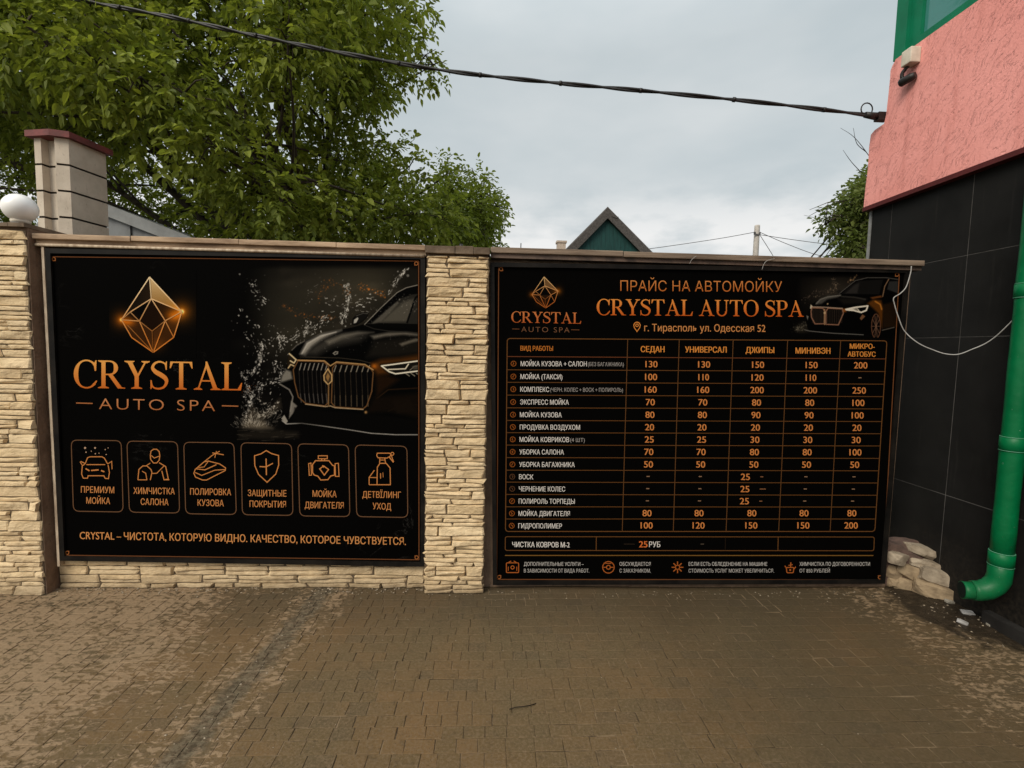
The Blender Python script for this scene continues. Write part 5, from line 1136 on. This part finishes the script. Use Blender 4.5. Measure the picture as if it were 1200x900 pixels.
for s_, E_ in ((-1, L3), (1, R3)):
    bb = B(); q = [(a_[0] - s_ * .0, a_[2]), E_, (E_[0], E_[1] - bw * 1.35), (a_[0], a_[2] - bw * 1.35)]
    bb.hexa([(x, yh - .02, z) for x, z in q], [(x, yh + .05, z) for x, z in q]); put('barge_board', bb.mesh('barge'), MT['old_grey_boards'], t)
    rf = B(); q = [(a_[0], a_[2] + .04), (E_[0] + s_ * .1, E_[1] - .02), (E_[0] + s_ * .1, E_[1] - .08), (a_[0], a_[2] - .02)]
    rf.hexa([(x, yh + .052, z) for x, z in q], [(x, yh + 7, z) for x, z in q]); put('roof', rf.mesh('roof'), MT['roof_sheet'], t)
fin = B().hexa([(a_[0] + .12, yh - .04, a_[2] - .30), (a_[0] + .34, yh - .04, a_[2] - .36), (a_[0] + .36, yh - .04, a_[2] - .30)], [(a_[0] + .12, yh - .021, a_[2] - .30), (a_[0] + .34, yh - .021, a_[2] - .36), (a_[0] + .36, yh - .021, a_[2] - .30)]); put('loose_board', fin.mesh('loose'), MT['old_grey_boards'], t)
put('walls', B().box(a_[0] - EXT + .3, a_[0] + EXT - .3, yh + .22, yh + 6.8, 0, L3[1] - .2).mesh('walls'), MT['pale_brick'], t)
q = oy(657.5, 290, yh + 4); ch = B(); ch.box(q[0] - .17, q[0] + .17, yh + 4 - .17, yh + 4 + .17, 0, q[2] + .16); ch.box(q[0] - .21, q[0] + .21, yh + 4 - .2, yh + 4 + .2, q[2] + .161, q[2] + .24)
tag(put('brick_chimney', ch.mesh('ch'), MT['pale_brick'], None, base=(q[0], yh + 4, 0)), 'short pale brick chimney just left of the green gable', 'chimney')
q = oy(610.5, 285, 9); q2 = oy(610.5, 296, 9)
tag(put('antenna_rod', B().tube([(q[0], 9, 2.0), (q[0], 9, q[2])], .012, 6).mesh('rod'), MT['thin_wire'], None, base=(q[0], 9, 0)), 'thin upright rod above the wall between tree and green gable', 'antenna')

# ------------------------------------------------------------------ utility pole and its wires
yp_ = 26.0; q = oy(887.5, 264, yp_)
t = thing('utility_pole', 'pale concrete utility pole far behind the price board', 'utility pole', (q[0], yp_, 0))
put('mast', B().tube([(q[0], yp_, 0), (q[0], yp_, q[2] - .1), (q[0], yp_, q[2])], [.20, .155, .15], 10).mesh('mast'), MT['pole_concrete'], t)
xb = B(); xb.box(q[0] - .28, q[0] + .12, yp_ - .2, yp_ - .16, q[2] - .62, q[2] - .56)
put('crossarm', xb.mesh('arm'), MT['thin_wire'], t)
for a in (-.26, -.2, .1):
    put('insulator', B().tube([(q[0] + a, yp_ - .18, q[2] - .56), (q[0] + a, yp_ - .18, q[2] - .44)], .035, 8).mesh('ins'), MT['thin_wire'], t)
WR = [([(885, 272), (840, 280), (765, 291), (690, 300)], 'thin wire running left from the utility pole towards the gable'), ([(890, 275), (930, 281), (980, 287), (1060, 292)], 'upper thin wire running right from the utility pole'),
      ([(890, 272), (920, 285), (955, 298), (985, 304)], 'lower thin wire slanting right from the utility pole'), ([(889, 273), (898, 287), (906, 300), (912, 312)], 'steep thin stay wire falling from the utility pole')]
for pts, lab in WR:
    w3 = [oy(u, v, yp_ - .2) for u, v in pts]; tag(put('overhead_wire', B().tube(catmull(w3, 6), .018, 5).mesh('wire'), MT['thin_wire'], None, base=w3[0]), lab, 'wire', 'wires on the utility pole')

# ------------------------------------------------------------------ thick overhead cable
CB_ = [(-260, -88), (-60, -36), (90, -1), (200, 20), (300, 42), (400, 62), (520, 82.5), (640, 96), (760, 107), (900, 121), (1030, 136.5)]
ye = prof[6][0] + .02; pts = [oy(u, v, .9 + (ye - .9) * (u + 260) / 1290) for u, v in CB_]
pts = catmull(pts, 14); t = thing('overhead_cable', 'thick black twisted cable sagging across the sky to the pink wall', 'cable', pts[-1])
for s_ in (0, 1):
    st_ = B(); st_.tube([np.array(p_) + .0075 * np.array([0, math.cos(i * .42 + s_ * math.pi), math.sin(i * .42 + s_ * math.pi)]) for i, p_ in enumerate(pts)], .0095, 8); put('strand', st_.mesh('strand'), MT['black_cable'], t)
for i in range(12, len(pts) - 3, 11):
    v_ = np.array(pts[i + 1]) - np.array(pts[i]); v_ /= np.linalg.norm(v_); put('tie', B().tube([np.array(pts[i]) - v_ * .01, np.array(pts[i]) + v_ * .01], .0182, 8).mesh('tie'), MT['black_plastic'], t)
e_ = np.array(pts[-1]); hk = B(); hk.tube([e_ + (-.11, 0, .008), e_ + (-.02, .0, .0)], [.021, .027], 10); hk.box(e_[0] - .02, XP + .03, e_[1] - .025, e_[1] + .025, e_[2] - .032, e_[2] + .025)
hk.tube([e_ + np.array([-.10 + .045 * math.cos(a), 0, .05 + .045 * math.sin(a)]) for a in np.linspace(0, 2 * math.pi, 17)], .005, 6, caps=False); put('wall_anchor', hk.mesh('anchor'), MT['black_plastic'], t)

# ------------------------------------------------------------------ thin pale cable from the coping to the downpipe
CP = [(1068, 312), (1067, 320), (1062, 336), (1055, 344), (1047.5, 349), (1048, 356), (1053, 372), (1060, 388), (1076, 402), (1096, 411), (1110, 415), (1124, 415), (1140, 409), (1154, 403), (1166, 395), (1177, 385), (1190, 372)]
yz = ox(1190, 372, XG)[1]; pts = []
for i, (u, v) in enumerate(CP): pts.append(oy(u, v, -.085 if i < 8 else -.085 + (yz + .085) * ((i - 7) / 9)))
tag(put('slack_cable', B().tube(catmull(pts, 6), .0032, 6).mesh('cable'), MT['white_cable'], None, base=pts[0]), 'thin pale cable hanging slack from the coping end to green downpipe', 'cable')
# two stray wire ends on the coping
for pts, lab in (([(893, 316), (895, 310), (899, 305.5), (908, 303)], 'stray pale wire end on the coping, right of the middle of the price board'), ([(808, 309), (811, 304), (816, 300)], 'short stray wire end on coping above the price board title')):
    w3 = [oy(u, v, -.085) for u, v in pts]; tag(put('wire_end', B().tube(catmull(w3, 4), .0014, 5).mesh('we'), MT['white_cable'], None, base=w3[-1]), lab, 'wire end')

# ------------------------------------------------------------------ trees
def inpoly(u, v, P):
    c_ = False; n = len(P)
    for i in range(n):
        x1, y1 = P[i]; x2, y2 = P[(i + 1) % n]
        if (y1 > v) != (y2 > v) and u < (x2 - x1) * (v - y1) / (y2 - y1) + x1: c_ = not c_
    return c_
def make_clumps(poly, n, ylo, yhi, rlo, rhi, seed, gaps=(), shed_y=0):
    """measured crown outline -> leaf masses at real distances and sizes"""
    rg = random.Random(seed); us = [p_[0] for p_ in poly]; vs = [p_[1] for p_ in poly]; o = []; tries = 0
    while len(o) < n and tries < n * 300:
        tries += 1; y = rg.uniform(ylo, yhi); r = rg.uniform(rlo, rhi); u = rg.uniform(min(us), max(us)); v = rg.uniform(min(vs), max(vs))
        rp_x = r * F / (y + 3.04) * .88
        if not inpoly(u, v, poly): continue
        if not all(inpoly(u + rp_x * math.cos(k * .785), v + rp_x * math.sin(k * .785), poly) for k in range(8)): continue
        if shed_y and u < 260 and v > 170 and y < shed_y: continue
        if any(math.hypot(u - a, v - b_) < c_ for a, b_, c_ in gaps): continue
        o.append((oy(u, v, y), r))
    return o
def foliage(clumps, per, llen, nl, mat_seed, droop=.5, bright=None, hang=0.6):
    rg = np.random.default_rng(mat_seed); Vs = []; Cs = []
    for (c_, r) in clumps:
        n = int(per * (r / .5) ** 2)
        d = rg.normal(0, 1, (n, 3)); d /= np.linalg.norm(d, axis=1)[:, None]
        rad = r * rg.random(n) ** .38
        pos = c_ + d * rad[:, None] * np.array([1.05, 1.05, .82])
        dirn = d * .8 + rg.normal(0, .5, (n, 3)); dirn[:, 2] -= droop * rg.random(n); dirn /= np.linalg.norm(dirn, axis=1)[:, None]
        cv = rg.random(); young = rg.random() < .32
        up = np.tile([0, 0, 1.0], (n, 1)) + rg.normal(0, .35, (n, 3))
        side = np.cross(dirn, up); side /= np.linalg.norm(side, axis=1)[:, None] + 1e-9
        RL2 = llen * 2.1
        for k in range(nl):
            if k == nl - 1: at = 1.0; sd = 0.0
            else: at = .25 + .75 * (k // 2) / max(1, (nl - 1) // 2); sd = 1 if k % 2 else -1
            L = llen * rg.uniform(.6, 1.25, n) * (1.1 if sd == 0 else (.72 + .28 * at))
            base = pos + dirn * (RL2 * at) + np.array([0, 0, -1]) * (.22 * RL2 * at ** 2)
            ld = dirn * (.55 if sd else 1) + side * sd * .85 + np.array([0, 0, -1.0]) * (hang * rg.uniform(.3, 1.2, n))[:, None] + rg.normal(0, .18, (n, 3))
            ld /= np.linalg.norm(ld, axis=1)[:, None]
            nn = np.tile([0, 0, 1.0], (n, 1)) + rg.normal(0, .45, (n, 3)); nn -= ld * (nn * ld).sum(1)[:, None]; nn /= np.linalg.norm(nn, axis=1)[:, None] + 1e-9
            sv_ = np.cross(ld, nn); Wd = L * .27; f = .35
            tip = base + ld * L[:, None] - np.array([0, 0, 1]) * (L * .14)[:, None]
            pts = np.stack([base, base + ld * (L * .30)[:, None] + sv_ * Wd[:, None] + nn * (Wd * f)[:, None], base + ld * (L * .66)[:, None] + sv_ * (Wd * .82)[:, None] + nn * (Wd * f * .6)[:, None], tip,
                            base + ld * (L * .66)[:, None] - sv_ * (Wd * .82)[:, None] + nn * (Wd * f * .6)[:, None], base + ld * (L * .30)[:, None] - sv_ * Wd[:, None] + nn * (Wd * f)[:, None]], 1)
            Vs.append(pts.reshape(-1, 3))
            col = np.stack([np.clip(cv * .5 + rg.random(n) * .5 + (.3 if young else 0), 0, 1), np.clip((rg.random(n) - .72) * 2.2, 0, .8), np.zeros(n)], 1); Cs.append(np.repeat(col, 6, 0))
    V = np.concatenate(Vs); C2 = np.concatenate(Cs); m_ = len(V) // 6; i0 = np.arange(m_)[:, None] * 6
    Q = np.concatenate([i0 + np.array([0, 1, 2, 3]), i0 + np.array([0, 3, 4, 5])], 0)
    return V, Q, C2
def tree(name, label, base, clumps, per, llen, nl, leaf, seed, trunk_r, fork_z, limbs, group=None, droop=.35, hang=.42):
    t = thing(name, label, 'tree', base, group); rg = random.Random(seed)
    V, Q, C2 = foliage(clumps, per, llen, nl, seed, droop, hang=hang)
    put('crown', np_mesh('crown', V, Q, C2, 'Var'), MT[leaf], t)
    base = np.array(base, float); fork = base + np.array([rg.uniform(-.2, .2), rg.uniform(-.2, .2), fork_z])
    tb = B(); tb.tube(catmull([base, base + (fork - base) * .5 + np.array([rg.uniform(-.1, .1), 0, 0]), fork], 6), list(np.linspace(trunk_r * 1.25, trunk_r * .85, 13)), 10)
    put('trunk', tb.mesh('trunk'), MT['bark'], t)
    cs_ = [np.array(c_[0]) for c_ in clumps]; rg.shuffle(cs_); heads = cs_[:limbs]
    for it in range(4):
        gr = [[] for _ in heads]
        for c_ in cs_: gr[int(np.argmin([np.linalg.norm(c_ - h_) for h_ in heads]))].append(c_)
        heads = [sum(g_) / len(g_) if g_ else h_ for g_, h_ in zip(gr, heads)]
    for h_, g_ in zip(heads, gr):
        lb = B(); mid = fork + (h_ - fork) * .5 + np.array([rg.uniform(-.25, .25), rg.uniform(-.25, .25), rg.uniform(.0, .35)])
        pth = catmull([fork + np.array([0, 0, -.12]), mid, h_], 8); n = len(pth); lb.tube(pth, list(np.linspace(trunk_r * .55, trunk_r * .16, n)), 7)
        for c_ in g_:
            s0 = pth[rg.randint(n // 2, n - 1)]; md = (s0 + c_) / 2 + np.array([rg.uniform(-.12, .12), rg.uniform(-.12, .12), rg.uniform(-.05, .18)])
            lb.tube(catmull([s0, md, c_], 5), list(np.linspace(trunk_r * .14, .007, 11)), 5)
            for q_ in range(4):
                e2 = c_ + np.array([rg.gauss(0, .15), rg.gauss(0, .15), rg.gauss(0, .11)]); lb.tube([c_, (c_ + e2) / 2 + np.array([0, 0, .04]), e2], [.008, .006, .003], 4)
        put('limb', lb.mesh('limb'), MT['bark'], t)
    return t
WAL = [(-330, -330), (440, -330), (480, -120), (492, -30), (500, 10), (505, 55), (530, 72), (522, 92), (478, 100), (436, 126), (440, 142), (468, 152), (500, 178), (528, 196), (545, 262), (548, 330), (-330, 330)]
gaps = [(345, 172, 30), (275, 128, 14), (20, 140, 22), (505, 140, 20), (160, 30, 8)]
cl = make_clumps(WAL, 175, 1.4, 5.6, .34, .78, 4, gaps, 5.0)
# the near, light sprays at the left, and the tip reaching into the sky
for u, v, y, r in ((150, 150, 3.6, .6), (340, 130, 4.5, .6), (60, 60, .95, .36), (115, 75, 1.0, .34), (165, 90, 1.05, .34), (215, 110, 1.15, .36), (30, 30, .9, .34), (250, 170, 1.3, .36), (300, 215, 1.5, .36), (100, 20, 1.0, .36), (330, 240, 1.6, .34), (200, 160, 1.3, .32), (400, 250, 2.2, .4), (450, 240, 2.6, .42), (490, 250, 2.8, .4),
                   (470, 40, 3.6, .42), (455, 85, 3.4, .30), (488, 78, 3.5, .24), (508, 76, 3.5, .17), (480, 10, 3.6, .34), (432, 110, 3.3, .26), (440, 175, 3.2, .34), (480, 195, 3.2, .32), (510, 215, 3.2, .3), (380, 60, 3.2, .5), (420, 20, 3.4, .5), (400, 190, 3.0, .45), (430, 215, 3.3, .45), (460, 265, 3.2, .45), (500, 270, 3.3, .42), (520, 255, 3.4, .3), (380, 265, 3.0, .5), (350, 210, 2.6, .4), (410, 285, 2.6, .45), (530, 285, 3.6, .3), (300, 275, 5.2, .6), (240, 230, 5.4, .6), (180, 230, 5.4, .6), (200, 270, 5.6, .6), (10, 190, 5.4, .6), (60, 180, 5.6, .6), (-40, 200, 5.4, .6), (20, 240, 5.8, .6), (130, 200, 5.6, .6), (150, 250, 5.8, .55), (20, 130, 4.6, .6), (-30, 140, 5, .6), (250, 250, 5.8, .6), (40, 270, 6, .6), (-20, 260, 6, .6)):
    cl.append((oy(u, v, y), r))
tree('walnut_tree', 'big walnut tree with hanging light green leaves filling the sky at left', (-2.1, 3.9, -.03), cl, 112, .082, 7, 'walnut_leaf', 3, .14, 1.7, 12)
ASH = [(498, 190), (518, 178), (548, 192), (572, 205), (582, 224), (595, 240), (586, 262), (590, 340), (498, 340)]
cl = make_clumps(ASH, 34, 6.2, 8.6, .30, .58, 9)
for u, v, y, r in ((522, 192, 7, .2), (555, 205, 7, .24), (568, 214, 7, .18), (583, 242, 7, .16), (575, 265, 7, .22)): cl.append((oy(u, v, y), r))
tree('ash_tree', 'smaller bright green tree at the right end of the walnut crown', (-.5, 7.6, -.03), cl, 150, .095, 5, 'ash_leaf', 12, .12, 1.6, 6)
DK = [(955, 268), (966, 250), (980, 236), (986, 222), (1000, 205), (1014, 192), (1060, 170), (1085, 330), (985, 330), (980, 296), (990, 288)]
cl = make_clumps(DK, 26, 3.2, 5.2, .18, .40, 6)
for u, v, y, r in ((1008, 222, 3.6, .13), (992, 235, 3.6, .12), (978, 252, 3.6, .13), (967, 264, 3.6, .09), (1010, 250, 3.6, .2), (998, 268, 3.6, .2), (1005, 290, 3.6, .22), (1015, 210, 3.7, .12)): cl.append((oy(u, v, y), r))
t = tree('dark_leafed_tree', 'dark leafy tree with bare twigs peeping out behind the pink building', (4.0, 5.2, -.03), cl, 300, .075, 5, 'dark_leaf', 22, .035, 1.6, 5)
tw = B()
for pts in ([(1040, 215), (1015, 178), (1000, 160), (985, 150)], [(1015, 178), (1004, 168), (1000, 150)], [(1012, 205), (998, 190), (988, 176)], [(1015, 250), (990, 262), (962, 257), (942, 252)], [(990, 262), (970, 250), (955, 246)], [(1010, 285), (990, 280), (975, 284), (968, 292)], [(1000, 300), (990, 298), (978, 290), (966, 277)], [(1000, 285), (985, 270), (974, 262)]):
    w3 = catmull([oy(u, v, 4.0) for u, v in pts], 5); tw.tube(w3, list(np.linspace(.006, .002, len(w3))), 4)
put('bare_twigs', tw.mesh('twigs'), MT['twig_bark'], t)
